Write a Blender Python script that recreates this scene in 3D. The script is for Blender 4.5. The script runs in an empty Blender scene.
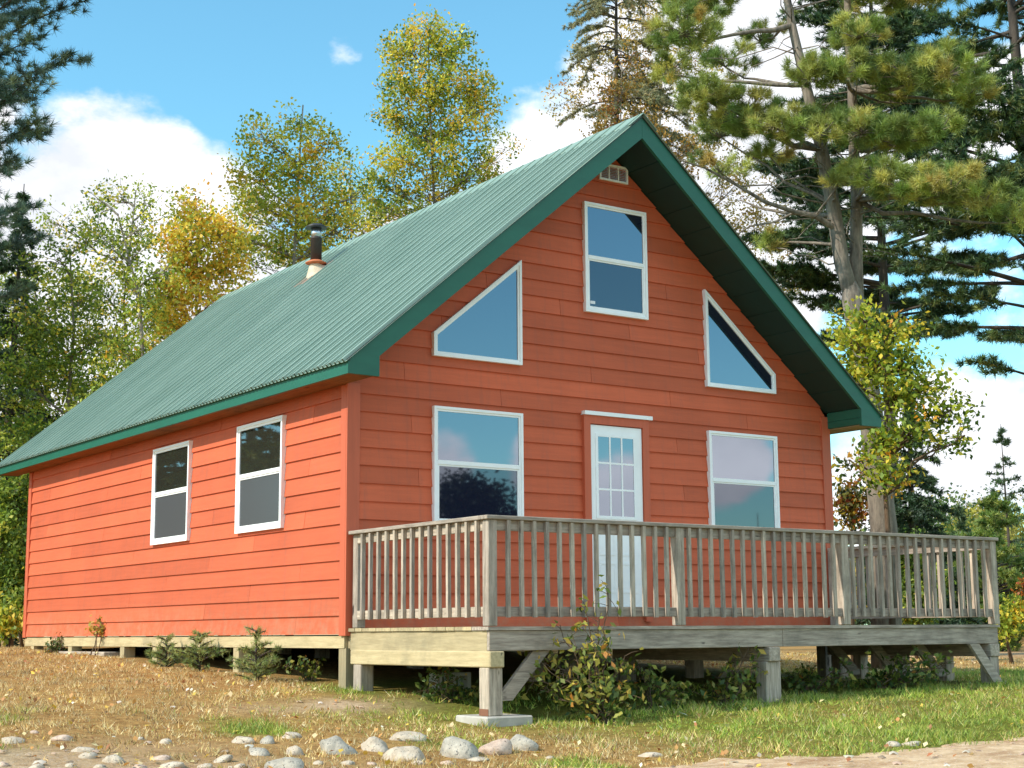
import bpy, math, random
import numpy as np
from mathutils import Vector
R = math.radians
SC = bpy.context.scene
COL = SC.collection
rng = np.random.default_rng(7)
random.seed(7)

# ------------------------------------------------------------------ camera
CAM = np.array([-7.5235, -13.7435, 0.0006]); YAW, PITCH, ROLL, FPX = 0.6078, 0.1607, -0.0072, 1537.65
F_ = np.array([math.sin(YAW)*math.cos(PITCH), math.cos(YAW)*math.cos(PITCH), math.sin(PITCH)])
R0 = np.array([math.cos(YAW), -math.sin(YAW), 0.0]); U0 = np.cross(R0, F_)
R_ = R0*math.cos(ROLL)+U0*math.sin(ROLL); U_ = -R0*math.sin(ROLL)+U0*math.cos(ROLL)
cd = bpy.data.cameras.new('camera'); cam = bpy.data.objects.new('camera', cd); COL.objects.link(cam)
from mathutils import Matrix
cam.matrix_world = Matrix(((R_[0], U_[0], -F_[0], CAM[0]), (R_[1], U_[1], -F_[1], CAM[1]), (R_[2], U_[2], -F_[2], CAM[2]), (0, 0, 0, 1)))
cd.sensor_width = 36; cd.lens = FPX/1024*36; cd.clip_end = 6000; cd.clip_start = .05
SC.camera = cam
SC.render.resolution_x = 1024; SC.render.resolution_y = 768

def ray(u, v): return F_ + (u-512)/FPX*R_ - (v-384)/FPX*U_
def at(u, v, dist):
    d = ray(u, v); return CAM + d*(dist/math.hypot(d[0], d[1]))

# ------------------------------------------------------------------ noise and ground height
_perm = rng.random((64, 64))
def vnoise(x, y, s=1.0):
    x = np.asarray(x, float)/s+1000.3; y = np.asarray(y, float)/s+1000.7
    xi = np.floor(x).astype(int); yi = np.floor(y).astype(int); fx = x-xi; fy = y-yi
    fx = fx*fx*(3-2*fx); fy = fy*fy*(3-2*fy)
    g = lambda a, b: _perm[a % 64, b % 64]
    return (g(xi, yi)*(1-fx)+g(xi+1, yi)*fx)*(1-fy)+(g(xi, yi+1)*(1-fx)+g(xi+1, yi+1)*fx)*fy
def fbm(x, y, s): return (vnoise(x, y, s)+.5*vnoise(x, y, s*.47)+.25*vnoise(x, y, s*.21))/1.75

CP = np.array([(-7.5, -13.7, -1.56), (0, 0, -.52), (0, 2.58, -.44), (0, 5, -.335), (0, 6.1, -.29), (0, 10.3, -.2), (0, -2.55, -.78), (3.4, -2.55, -.68),
               (6.85, -2.55, -.59), (7, 10, -.2), (3, 10, -.16), (3.5, 5.2, -.3), (6.5, 7.5, -.24), (7, 0, -.56), (10, 3, -.56), (15, 5, -.56), (12, -6, -.78), (-8, 8, -.3), (-10, -3, -.8), (5, -8, -1.0), (-3.5, -9.0, -1.16),
               (0, -6, -.97), (10, -13, -1.25), (20, 20, -.55), (-10, 20, -.1), (30, 5, -.6), (3, 20, -.3), (-2, -4.2, -.88)])
def _k(r): return np.where(r > 1e-9, r*r*np.log(r+1e-12), 0)
_n = len(CP)
_A = np.zeros((_n+3, _n+3)); _A[:_n, :_n] = _k(np.hypot(CP[:, None, 0]-CP[None, :, 0], CP[:, None, 1]-CP[None, :, 1])) + np.eye(_n)*.5
_A[:_n, _n] = 1; _A[:_n, _n+1:] = CP[:, :2]; _A[_n, :_n] = 1; _A[_n+1:, :_n] = CP[:, :2].T
_w = np.linalg.solve(_A, np.concatenate([CP[:, 2], [0, 0, 0]]))
def h(x, y):
    x = np.asarray(x, float); y = np.asarray(y, float); sh = x.shape; x = x.ravel(); y = y.ravel()
    z = _w[_n]+_w[_n+1]*x+_w[_n+2]*y
    for i in range(_n): z = z+_w[i]*_k(np.hypot(x-CP[i, 0], y-CP[i, 1]))
    r = np.hypot(x-2, y-0); t = np.clip((r-16)/16, 0, 1); t = t*t*(3-2*t)
    z = z*(1-t)+(-.55)*t
    z = z+(fbm(x, y, 1.1)-.5)*.07*(1-t)
    return z.reshape(sh)
def gnd(u, v):
    d = ray(u, v); lo, hi = 2.0, 200.0
    t = 2.0
    while t < 120:
        p = CAM+d*t
        if p[2] < float(h(p[0], p[1])): break
        t += .05
    return CAM+d*t

# ------------------------------------------------------------------ object helpers
WL = {}
def tag(o, label=None, cat=None, group=None, kind=None):
    if label: o['label'] = label
    if cat: o['category'] = cat
    if group: o['group'] = group
    if kind: o['kind'] = kind
    return o
def empty(name, loc, label, cat, group=None):
    o = bpy.data.objects.new(name, None); COL.objects.link(o); o.location = loc; o.empty_display_size = .2
    WL[o.name] = np.array(loc, float)
    return tag(o, label, cat, group)
def link(name, me, mat, parent=None, loc=None):
    o = bpy.data.objects.new(name, me); COL.objects.link(o)
    if mat: me.materials.append(mat)
    if parent: o.parent = parent
    if loc is not None: o.location = loc
    return o
def arrmesh(name, V, Fc, k, col=None, smooth=False):
    """V (n,3); Fc (m,k) faces of one size."""
    me = bpy.data.meshes.new(name); V = np.asarray(V, np.float32); Fc = np.asarray(Fc, np.int32)
    me.vertices.add(len(V)); me.vertices.foreach_set('co', V.ravel())
    m = len(Fc); me.loops.add(m*k); me.loops.foreach_set('vertex_index', Fc.ravel())
    me.polygons.add(m); me.polygons.foreach_set('loop_start', np.arange(0, m*k, k, dtype=np.int32))
    if col is not None:
        a = me.attributes.new('col', 'FLOAT_COLOR', 'POINT')
        c = np.ones((len(V), 4), np.float32); c[:, :3] = col; a.data.foreach_set('color', c.ravel())
    me.update(calc_edges=True); me.validate()
    if smooth: me.polygons.foreach_set('use_smooth', np.ones(m, bool))
    return me
class MB:
    def __init__(s): s.v = []; s.f = []; s.sm = []
    def add(s, vs, fs, smooth=False):
        b = len(s.v); s.v += [tuple(map(float, q)) for q in vs]; s.f += [[b+i for i in f] for f in fs]; s.sm += [smooth]*len(fs); return s
    def box(s, x0, x1, y0, y1, z0, z1, cham=0):
        if cham:
            c = cham; vs = []; 
            # chamfered along all vertical + horizontal edges: build as hull of inset boxes
            P = [(x0+c, x1-c, y0+c, y1-c, z0, z1), (x0, x1, y0+c, y1-c, z0+c, z1-c), (x0+c, x1-c, y0, y1, z0+c, z1-c)]
            import bmesh
            bm = bmesh.new()
            for (a, b, d, e, g, i) in P:
                for x in (a, b):
                    for y in (d, e):
                        for z in (g, i): bm.verts.new((x, y, z))
            bmesh.ops.convex_hull(bm, input=bm.verts[:]); bmesh.ops.dissolve_limit(bm, angle_limit=.02, verts=bm.verts[:], edges=bm.edges[:])
            bm.verts.index_update(); s.add([v.co for v in bm.verts], [[v.index for v in f.verts] for f in bm.faces]); bm.free(); return s
        vs = [(x0, y0, z0), (x1, y0, z0), (x1, y1, z0), (x0, y1, z0), (x0, y0, z1), (x1, y0, z1), (x1, y1, z1), (x0, y1, z1)]
        return s.add(vs, [(0, 3, 2, 1), (4, 5, 6, 7), (0, 1, 5, 4), (1, 2, 6, 5), (2, 3, 7, 6), (3, 0, 4, 7)])
    def prism(s, poly, axis, a, b):
        """extrude a 2D polygon along an axis: axis 1 -> poly is (x,z); axis 0 -> (y,z); axis 2 -> (x,y)"""
        n = len(poly)
        mk = {1: lambda p, t: (p[0], t, p[1]), 0: lambda p, t: (t, p[0], p[1]), 2: lambda p, t: (p[0], p[1], t)}[axis]
        vs = [mk(p, a) for p in poly]+[mk(p, b) for p in poly]
        ar = sum(poly[i][0]*poly[(i+1) % n][1]-poly[(i+1) % n][0]*poly[i][1] for i in range(n))
        fs = [list(range(n)), list(range(2*n-1, n-1, -1))]+[[i, i+n, (i+1) % n+n, (i+1) % n] for i in range(n)]
        flip = (ar > 0) != (b > a)
        if axis == 1: flip = not flip
        if not flip: fs = [f[::-1] for f in fs]
        return s.add(vs, fs)
    def tube(s, pts, rad, n=6, cap=True):
        pts = [np.array(p, float) for p in pts]; b = len(s.v); up = np.array([.3, .2, .93])
        ref = None
        for i, p in enumerate(pts):
            t = pts[min(i+1, len(pts)-1)]-pts[max(i-1, 0)]; t = t/(np.linalg.norm(t)+1e-9)
            if ref is None:
                ref = np.cross(t, [1, 0, .1] if abs(t[0]) < .8 else [0, 1, 0])
            a = ref-t*(ref@t); a /= np.linalg.norm(a)+1e-9; ref = a; c = np.cross(t, a)
            for k in range(n):
                q = 2*math.pi*k/n; s.v.append(tuple(p+rad[i]*(math.cos(q)*a+math.sin(q)*c)))
        for i in range(len(pts)-1):
            for k in range(n):
                s.f.append([b+i*n+k, b+i*n+(k+1) % n, b+(i+1)*n+(k+1) % n, b+(i+1)*n+k]); s.sm.append(True)
        if cap:
            s.f.append([b+k for k in range(n)][::-1]); s.sm.append(False)
            s.f.append([b+(len(pts)-1)*n+k for k in range(n)]); s.sm.append(False)
        return s
    def lathe(s, prof, c, n=24):
        b = len(s.v)
        for r, z in prof:
            for k in range(n):
                q = 2*math.pi*k/n; s.v.append((c[0]+r*math.cos(q), c[1]+r*math.sin(q), c[2]+z))
        for i in range(len(prof)-1):
            for k in range(n): s.f.append([b+i*n+k, b+i*n+(k+1) % n, b+(i+1)*n+(k+1) % n, b+(i+1)*n+k]); s.sm.append(True)
        s.f.append([b+k for k in range(n)][::-1]); s.sm.append(False)
        s.f.append([b+(len(prof)-1)*n+k for k in range(n)]); s.sm.append(False)
        return s
    def build(s, name, mat, parent=None, own=False):
        me = bpy.data.meshes.new(name); off = np.zeros(3)
        if parent is not None: off = WL.get(parent.name, off)
        V = np.array(s.v)-off; loc = None
        if own:   # origin at the base centre of the mesh
            c = np.array([(V[:, 0].min()+V[:, 0].max())/2, (V[:, 1].min()+V[:, 1].max())/2, V[:, 2].min()]); V = V-c; loc = c
        me.from_pydata([tuple(q) for q in V], [], s.f); me.update()
        me.polygons.foreach_set('use_smooth', s.sm)
        o = link(name, me, mat, parent, loc)
        WL[o.name] = off+(loc if loc is not None else 0)
        return o

# ------------------------------------------------------------------ materials
def newmat(name):
    m = bpy.data.materials.new(name); m.use_nodes = True; nt = m.node_tree
    return m, nt, nt.nodes['Principled BSDF']
def nd(nt, t, **k):
    n = nt.nodes.new(t)
    for a, b in k.items():
        if a in n.inputs: n.inputs[a].default_value = b
        else: setattr(n, a, b)
    return n
def mixc(nt, fac, a, b, blend='MIX'):
    n = nt.nodes.new('ShaderNodeMix'); n.data_type = 'RGBA'; n.blend_type = blend
    for i, val in ((0, fac), (6, a), (7, b)):
        if hasattr(val, 'type') and hasattr(val, 'node'): nt.links.new(val, n.inputs[i])
        else: n.inputs[i].default_value = val if i == 0 else (*val, 1) if len(val) == 3 else val
    return n.outputs[2]
def noise(nt, scale, detail=4, rough=.55, stretch=None, coord='Object'):
    tc = nt.nodes.new('ShaderNodeTexCoord'); n = nd(nt, 'ShaderNodeTexNoise'); n.inputs['Scale'].default_value = scale
    n.inputs['Detail'].default_value = detail; n.inputs['Roughness'].default_value = rough
    if stretch:
        mp = nt.nodes.new('ShaderNodeMapping'); mp.inputs['Scale'].default_value = stretch
        nt.links.new(tc.outputs[coord], mp.inputs[0]); nt.links.new(mp.outputs[0], n.inputs['Vector'])
    else: nt.links.new(tc.outputs[coord], n.inputs['Vector'])
    return n.outputs['Fac']
def ramp(nt, src, p0, p1, c0=(0, 0, 0), c1=(1, 1, 1)):
    r = nt.nodes.new('ShaderNodeValToRGB'); e = r.color_ramp.elements
    e[0].position = p0; e[1].position = p1; e[0].color = (*c0, 1); e[1].color = (*c1, 1)
    nt.links.new(src, r.inputs[0]); return r.outputs[0]
def bump(nt, b, src, strength=.3, dist=.01):
    n = nt.nodes.new('ShaderNodeBump'); n.inputs['Strength'].default_value = strength; n.inputs['Distance'].default_value = dist
    nt.links.new(src, n.inputs['Height']); nt.links.new(n.outputs[0], b.inputs['Normal'])
def srgb(r, g, b): return tuple(((c/255)/12.92 if c/255 <= .04045 else ((c/255+.055)/1.055)**2.4) for c in (r, g, b))
def paint(name, c, rough=.5, var=.12, dirt=0., stretch=None, scale=3, bs=.15, metal=0., spec=.5, grain=None):
    m, nt, b = newmat(name)
    n = noise(nt, scale, 5, .6, stretch)
    lo = tuple(x*(1-var) for x in c); hi = tuple(min(1, x*(1+var)) for x in c)
    out = ramp(nt, n, .3, .7, lo, hi)
    if dirt:
        d = ramp(nt, noise(nt, 1.3, 6, .65), .52, .72); f = nt.nodes.new('ShaderNodeMath'); f.operation = 'MULTIPLY'; f.inputs[1].default_value = dirt
        nt.links.new(d, f.inputs[0]); out = mixc(nt, f.outputs[0], out, tuple(x*.55+.02 for x in c))
    nt.links.new(out, b.inputs['Base Color']); b.inputs['Roughness'].default_value = rough; b.inputs['Metallic'].default_value = metal
    b.inputs['Specular IOR Level'].default_value = spec
    if bs: bump(nt, b, noise(nt, grain or 60, 3, .6, stretch), bs, .004)
    return m
def wood(name, axis, light, dark, stain=(.12, .14, .07), stainamt=.35, rough=.85):
    m, nt, b = newmat(name)
    st = {0: (1.2, 14, 14), 1: (14, 1.2, 14), 2: (14, 14, 1.2)}[axis]
    g = noise(nt, 2.5, 8, .7, st); base = ramp(nt, g, .25, .75, dark, light)
    oi = nt.nodes.new('ShaderNodeObjectInfo'); 
    rr = ramp(nt, oi.outputs['Random'], 0, 1, (.72, .70, .68), (1.15, 1.1, 1.0)); base = mixc(nt, 1., base, rr, 'MULTIPLY')
    s = ramp(nt, noise(nt, 2.2, 5, .7), .5, .75); f = nt.nodes.new('ShaderNodeMath'); f.operation = 'MULTIPLY'; f.inputs[1].default_value = stainamt
    nt.links.new(s, f.inputs[0]); base = mixc(nt, f.outputs[0], base, stain)
    kn = ramp(nt, noise(nt, 7, 2, .5, {0: (.6, 1.6, 1.6), 1: (1.6, .6, 1.6), 2: (1.6, 1.6, .6)}[axis]), .70, .76)
    base = mixc(nt, kn, base, tuple(x*.45 for x in dark))
    nt.links.new(base, b.inputs['Base Color']); b.inputs['Roughness'].default_value = rough; b.inputs['Specular IOR Level'].default_value = .25
    bump(nt, b, g, .5, .006); return m

M = {}
def sidingmat():
    m, nt, b = newmat('siding_paint'); c = srgb(203, 99, 63)
    a = noise(nt, 1.1, 5, .65, (1, 1, 1)); g = noise(nt, 3, 7, .7, (.5, .5, 9)); st = noise(nt, 2.5, 4, .6, (6, 6, .35)); sp = noise(nt, 7, 6, .75)
    base = ramp(nt, a, .3, .72, tuple(x*.84 for x in c), tuple(min(1, x*1.12) for x in c))
    base = mixc(nt, .45, base, ramp(nt, g, .3, .7, tuple(x*.80 for x in c), tuple(x*1.15 for x in c)))
    f = nt.nodes.new('ShaderNodeMath'); f.operation = 'MULTIPLY'; f.inputs[1].default_value = .30; nt.links.new(ramp(nt, st, .52, .74), f.inputs[0]); base = mixc(nt, f.outputs[0], base, srgb(150, 92, 76))
    geo = nt.nodes.new('ShaderNodeNewGeometry'); sx = nt.nodes.new('ShaderNodeSeparateXYZ'); nt.links.new(geo.outputs['Position'], sx.inputs[0])
    mr = nt.nodes.new('ShaderNodeMapRange'); nt.links.new(sx.outputs[2], mr.inputs[0]); mr.inputs[1].default_value = .45; mr.inputs[2].default_value = 0.; mr.inputs[3].default_value = 0.; mr.inputs[4].default_value = .75
    f2 = nt.nodes.new('ShaderNodeMath'); f2.operation = 'MULTIPLY'; nt.links.new(mr.outputs[0], f2.inputs[0]); nt.links.new(ramp(nt, sp, .42, .68), f2.inputs[1]); base = mixc(nt, f2.outputs[0], base, srgb(176, 128, 98))
    rr = ramp(nt, geo.outputs['Random Per Island'], 0, 1, (.86, .85, .84), (1.10, 1.08, 1.08)); base = mixc(nt, 1., base, rr, 'MULTIPLY')
    nt.links.new(base, b.inputs['Base Color']); b.inputs['Roughness'].default_value = .66; b.inputs['Specular IOR Level'].default_value = .35
    bump(nt, b, g, .5, .006); return m
M['siding'] = sidingmat()
M['siding_trim'] = paint('siding_trim_paint', srgb(196, 95, 62), .6, .07, 0, (6, 6, .4), 4, .2, grain=22)
M['green'] = paint('green_fascia_paint', srgb(28, 95, 74), .45, .10, .15, (1, .5, 3), 3, .1)
M['green_shaded'] = paint('shaded_green_soffit_paint', srgb(3, 50, 43), .6, .15, .1, None, 3, .1)  # fascia green darkened: shade under the overhang put into the colour
M['white'] = paint('white_vinyl', srgb(246, 246, 244), .4, .04, .06, None, 5, .05)
M['door_white'] = paint('white_door_paint', srgb(246, 246, 244), .35, .04, .05, None, 5, .05)
M['sofwood'] = wood('bare_soffit_wood', 1, srgb(150, 100, 62), srgb(96, 60, 38), (.03, .02, .015), .6)
for i, a in enumerate('xyz'):
    M['grey'+a] = wood('weathered_wood_'+a, i, srgb(214, 201, 187), srgb(114, 103, 94), (.15, .135, .11), .7)
    M['tan'+a] = wood('treated_wood_'+a, i, srgb(206, 190, 154), srgb(158, 144, 112), (.18, .165, .11), .5)
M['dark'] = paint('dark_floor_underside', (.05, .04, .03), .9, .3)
M['concrete'] = paint('concrete', srgb(185, 178, 165), .9, .18, .4, None, 6, .6, grain=40)
M['rustpaint'] = paint('rusty_red_paint', srgb(140, 92, 66), .8, .3)
M['pipe'] = paint('brown_black_pipe', srgb(60, 50, 46), .5, .3, 0, None, 12)
M['steel'] = paint('bright_steel', (.62, .63, .65), .35, .15, 0, None, 10, 0, 1.)
M['capblack'] = paint('black_cap_metal', (.03, .03, .033), .45, .3)
M['rust'] = paint('rusty_flashing', srgb(190, 110, 70), .75, .3, .3, None, 14)
M['cream'] = paint('cream_flashing', srgb(200, 184, 158), .6, .2, .5, None, 10)
M['interior'] = paint('dark_interior', (.03, .028, .025), .9, .1)
M['vent'] = paint('vent_grille', srgb(190, 190, 195), .5, .1)
M['sticker'] = paint('paper_sticker', srgb(225, 228, 230), .6, .05)

def roofmat():
    m, nt, b = newmat('ribbed_green_metal')
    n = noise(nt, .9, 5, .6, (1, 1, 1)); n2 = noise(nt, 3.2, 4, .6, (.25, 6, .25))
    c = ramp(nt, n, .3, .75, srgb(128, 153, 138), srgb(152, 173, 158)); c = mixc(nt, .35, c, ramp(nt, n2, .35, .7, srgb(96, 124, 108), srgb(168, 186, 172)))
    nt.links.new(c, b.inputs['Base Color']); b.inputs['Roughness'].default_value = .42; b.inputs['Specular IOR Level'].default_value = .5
    return m
M['roof'] = roofmat()
def glassmat(name, base, gl, rough=.02, tint=(.80, .86, .96)):
    m = bpy.data.materials.new(name); m.use_nodes = True; nt = m.node_tree; nt.nodes.clear()
    out = nt.nodes.new('ShaderNodeOutputMaterial'); df = nd(nt, 'ShaderNodeBsdfDiffuse'); df.inputs[0].default_value = (*base, 1)
    g = nd(nt, 'ShaderNodeBsdfGlossy'); g.inputs['Color'].default_value = (*tint, 1); g.inputs['Roughness'].default_value = rough
    fr = nt.nodes.new('ShaderNodeFresnel'); fr.inputs[0].default_value = 1.5
    ma = nt.nodes.new('ShaderNodeMath'); ma.operation = 'MULTIPLY_ADD'; ma.inputs[1].default_value = 1.0; ma.inputs[2].default_value = gl; ma.use_clamp = True
    nt.links.new(fr.outputs[0], ma.inputs[0])
    bn = nt.nodes.new('ShaderNodeBump'); bn.inputs['Strength'].default_value = .02; bn.inputs['Distance'].default_value = .01
    nt.links.new(noise(nt, 2.5, 1, .5), bn.inputs['Height']); nt.links.new(bn.outputs[0], g.inputs['Normal'])
    mx = nt.nodes.new('ShaderNodeMixShader'); nt.links.new(ma.outputs[0], mx.inputs[0]); nt.links.new(df.outputs[0], mx.inputs[1]); nt.links.new(g.outputs[0], mx.inputs[2])
    nt.links.new(mx.outputs[0], out.inputs[0]); return m
M['glass'] = glassmat('window_glass', (.010, .013, .034), .22)
M['screen'] = glassmat('screened_glass', (.012, .014, .03), .09)
M['side_glass'] = glassmat('side_window_glass', (.03, .03, .022), .13)
M['side_screen'] = glassmat('side_screened_glass', (.085, .082, .085), .04, .2)

def foliage(name, trans=.35, rough=.6, gloss=.03):
    m = bpy.data.materials.new(name); m.use_nodes = True; nt = m.node_tree; nt.nodes.clear()
    out = nt.nodes.new('ShaderNodeOutputMaterial'); at_ = nt.nodes.new('ShaderNodeAttribute'); at_.attribute_name = 'col'
    d = nt.nodes.new('ShaderNodeBsdfDiffuse'); t = nt.nodes.new('ShaderNodeBsdfTranslucent'); g = nt.nodes.new('ShaderNodeBsdfGlossy'); g.inputs['Roughness'].default_value = rough
    g.inputs['Color'].default_value = (.8, .85, .9, 1)
    nt.links.new(at_.outputs['Color'], d.inputs[0]); nt.links.new(at_.outputs['Color'], t.inputs[0])
    a = nt.nodes.new('ShaderNodeMixShader'); a.inputs[0].default_value = trans; nt.links.new(d.outputs[0], a.inputs[1]); nt.links.new(t.outputs[0], a.inputs[2])
    b = nt.nodes.new('ShaderNodeMixShader'); b.inputs[0].default_value = gloss; nt.links.new(a.outputs[0], b.inputs[1]); nt.links.new(g.outputs[0], b.inputs[2])
    nt.links.new(b.outputs[0], out.inputs[0]); return m
M['leaf'] = foliage('broad_leaf', .45); M['needle'] = foliage('needle_leaf', .3, .5, .04); M['grass'] = foliage('grass_blade', .3, .6, .05)
M['litter'] = foliage('dry_leaf', .2, .7, .05)
def barkmat(name, c0, c1, sc=6):
    m, nt, b = newmat(name); n = noise(nt, sc, 6, .7, (1, 1, .25)); nt.links.new(ramp(nt, n, .3, .7, c0, c1), b.inputs['Base Color'])
    b.inputs['Roughness'].default_value = .9; bump(nt, b, n, .9, .03); return m
M['bark'] = barkmat('pine_bark', srgb(74, 66, 58), srgb(158, 146, 130), 9); M['bark_dark'] = barkmat('dark_bark', srgb(45, 38, 33), srgb(90, 80, 70))
M['birch'] = barkmat('pale_bark', srgb(92, 84, 72), srgb(160, 152, 138)); M['twig'] = barkmat('twig_bark', srgb(70, 55, 40), srgb(120, 98, 75))
def rockmat(name, c0, c1, sp):
    m, nt, b = newmat(name); n = noise(nt, 5, 8, .7); c = ramp(nt, n, .3, .7, c0, c1); s = ramp(nt, noise(nt, 45, 3, .7), .58, .66)
    c = mixc(nt, s, c, sp); nt.links.new(c, b.inputs['Base Color']); b.inputs['Roughness'].default_value = .85; bump(nt, b, noise(nt, 16, 8, .7), .7, .03); return m
M['rock_grey'] = rockmat('grey_granite', srgb(128, 120, 106), srgb(210, 200, 182), srgb(90, 90, 90))
M['rock_tan'] = rockmat('tan_granite', srgb(168, 150, 126), srgb(222, 206, 184), srgb(110, 100, 90))
M['rock_pink'] = rockmat('pinkish_granite', srgb(176, 146, 124), srgb(226, 200, 178), srgb(120, 100, 90))

# ------------------------------------------------------------------ ground sheet
ROAD_L = None
def edge_line():
    a = gnd(1100, 733); b = gnd(1024, 741); c = gnd(900, 750); d = gnd(720, 760); e = gnd(545, 771); f = gnd(430, 783)
    return np.array([a, b, c, d, e, f])
EL = edge_line()
def green(x, y):
    """how green the turf is (0 dry, 1 lush)"""
    g = np.clip((x+.2)/1.6, 0, 1)*np.clip((2.5-y)/2, 0, 1)*.85
    n = fbm(x+3, y, 1.3)
    g = g*(.65+.7*n)+np.clip((n-.55)*5, 0, .9)*np.clip((x+6)/3, 0, 1)*np.clip((1.5-y)/2, 0, 1)
    g = g+np.exp(-((x-.1)**2/1.8+(y+1.7)**2/1.6))*.75
    return np.clip(g, 0, 1)
GX0 = gnd(120, 700); GX1 = gnd(345, 705)
def sand(x, y):
    s = np.zeros_like(x)
    for (u, v, r, a) in SANDP:
        s = np.maximum(s, a*np.exp(-(((x-u[0])/r[0])**2+((y-u[1])/r[1])**2)))
    return np.clip(s*(.5+1.0*fbm(x, y, .5)), 0, 1)
_p = [gnd(330, 706), gnd(40, 768), gnd(140, 770), gnd(240, 775), gnd(-60, 762), gnd(1010, 654), gnd(930, 656)]
SANDP = [(_p[0], 0, (.8, .4), .9), (_p[1], 0, (1.2, .45), .8), (_p[2], 0, (1.0, .35), .8), (_p[3], 0, (.8, .3), .6), (_p[4], 0, (1.6, .6), .8), (_p[5], 0, (5, 3), .8), (_p[6], 0, (4, 3), .6)]
def ground():
    near = np.concatenate([-np.geomspace(24, 3000, 26)[::-1]+0, np.arange(-23, 36, .2), np.geomspace(36.3, 3000, 26)])
    xs = near; ys = np.concatenate([-np.geomspace(24, 3000, 26)[::-1], np.arange(-23, 30, .2), np.geomspace(30.3, 3000, 26)])
    X, Y = np.meshgrid(xs, ys); Z = h(X, Y); nx, ny = len(xs), len(ys)
    V = np.stack([X.ravel(), Y.ravel(), Z.ravel()], 1); i = np.arange((ny-1)*(nx-1)); r = i//(nx-1); c = i % (nx-1); a = r*nx+c
    Fc = np.stack([a, a+1, a+nx+1, a+nx], 1)
    x, y = V[:, 0], V[:, 1]; colr = np.stack([green(x, y), sand(x, y), np.clip(fbm(x, y, 2.2)*1.2-.1, 0, 1)], 1)
    me = arrmesh('ground', V, Fc, 4, colr, True)
    m, nt, b = newmat('turf_and_soil'); at_ = nt.nodes.new('ShaderNodeAttribute'); at_.attribute_name = 'col'
    sp = nt.nodes.new('ShaderNodeSeparateColor'); nt.links.new(at_.outputs['Color'], sp.inputs[0])
    n1 = noise(nt, 9, 8, .75); n2 = noise(nt, 40, 4, .7); n3 = noise(nt, 2.2, 6, .7)
    dry = ramp(nt, n1, .3, .7, srgb(112, 82, 44), srgb(212, 172, 108)); dry = mixc(nt, ramp(nt, n3, .5, .75), dry, srgb(182, 138, 80)); dry = mixc(nt, ramp(nt, n2, .45, .75), dry, srgb(168, 112, 62))
    gr = ramp(nt, n1, .25, .75, srgb(72, 80, 28), srgb(140, 142, 58)); gr = mixc(nt, ramp(nt, n2, .55, .8), gr, srgb(150, 126, 66))
    sd = ramp(nt, n1, .25, .8, srgb(170, 136, 100), srgb(220, 194, 160)); sd = mixc(nt, ramp(nt, n2, .56, .66), sd, srgb(226, 214, 196))
    c = mixc(nt, sp.outputs[0], dry, gr); c = mixc(nt, sp.outputs[1], c, sd)
    nt.links.new(c, b.inputs['Base Color']); b.inputs['Roughness'].default_value = .95; b.inputs['Specular IOR Level'].default_value = .1
    bump(nt, b, n1, .9, .05)
    tag(link('ground', me, m), 'gently sloping dry tan and green lawn around the cabin', 'ground', kind='structure')
ground()
def road():
    # strip of packed sand on the camera side of the lawn edge, following the ground
    P = EL[:, :2]; n = 240; t = np.linspace(0, len(P)-1, n); i = np.minimum(t.astype(int), len(P)-2); f = (t-i)[:, None]
    E = P[i]*(1-f)+P[i+1]*f; dirv = P[-1]-P[0]; dirv /= np.linalg.norm(dirv); nrm = np.array([dirv[1], -dirv[0]])
    if (nrm@(CAM[:2]-P[2])) < 0: nrm = -nrm
    jag = (fbm(E[:, 0], E[:, 1], .45)-.5)*.5+(fbm(E[:, 0]+9, E[:, 1], .12)-.5)*.16
    S = np.concatenate([[0, .05], np.linspace(.12, 3.2, 22)]); V = []
    for s in S:
        q = E+nrm*(s+jag*max(0, 1-s/2))[:, None] if np.ndim(s) == 0 and False else E+nrm*(s+jag*max(0, 1-s/2.5))[:, None]
        V.append(np.column_stack([q, h(q[:, 0], q[:, 1])+(.006 if s > 0 else -.01)+.01*fbm(q[:, 0], q[:, 1], .3)]))
    V = np.concatenate(V); k = np.arange((len(S)-1)*(n-1)); r = k//(n-1); c = k % (n-1); a = r*n+c
    Fc = np.stack([a, a+n, a+n+1, a+1], 1)
    me = arrmesh('dirt_road', V, Fc, 4, None, True)
    m, nt, b = newmat('packed_sand'); n1 = noise(nt, 6, 8, .75, (1, 1, 1)); n2 = noise(nt, 55, 4, .7)
    c = ramp(nt, n1, .3, .75, srgb(176, 138, 96), srgb(236, 206, 166)); c = mixc(nt, ramp(nt, noise(nt, 3., 7, .75, (.6, 2.2, 1)), .48, .66), c, srgb(158, 116, 76)); c = mixc(nt, ramp(nt, n2, .58, .68), c, srgb(232, 220, 204)); c = mixc(nt, ramp(nt, noise(nt, 30, 4, .7), .62, .72), c, srgb(128, 92, 62))
    nt.links.new(c, b.inputs['Base Color']); b.inputs['Roughness'].default_value = .95; bump(nt, b, n1, .7, .03)
    tag(link('dirt_road', me, m), 'pale sandy track along the front edge of the lawn', 'road', kind='structure')
road()

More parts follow.
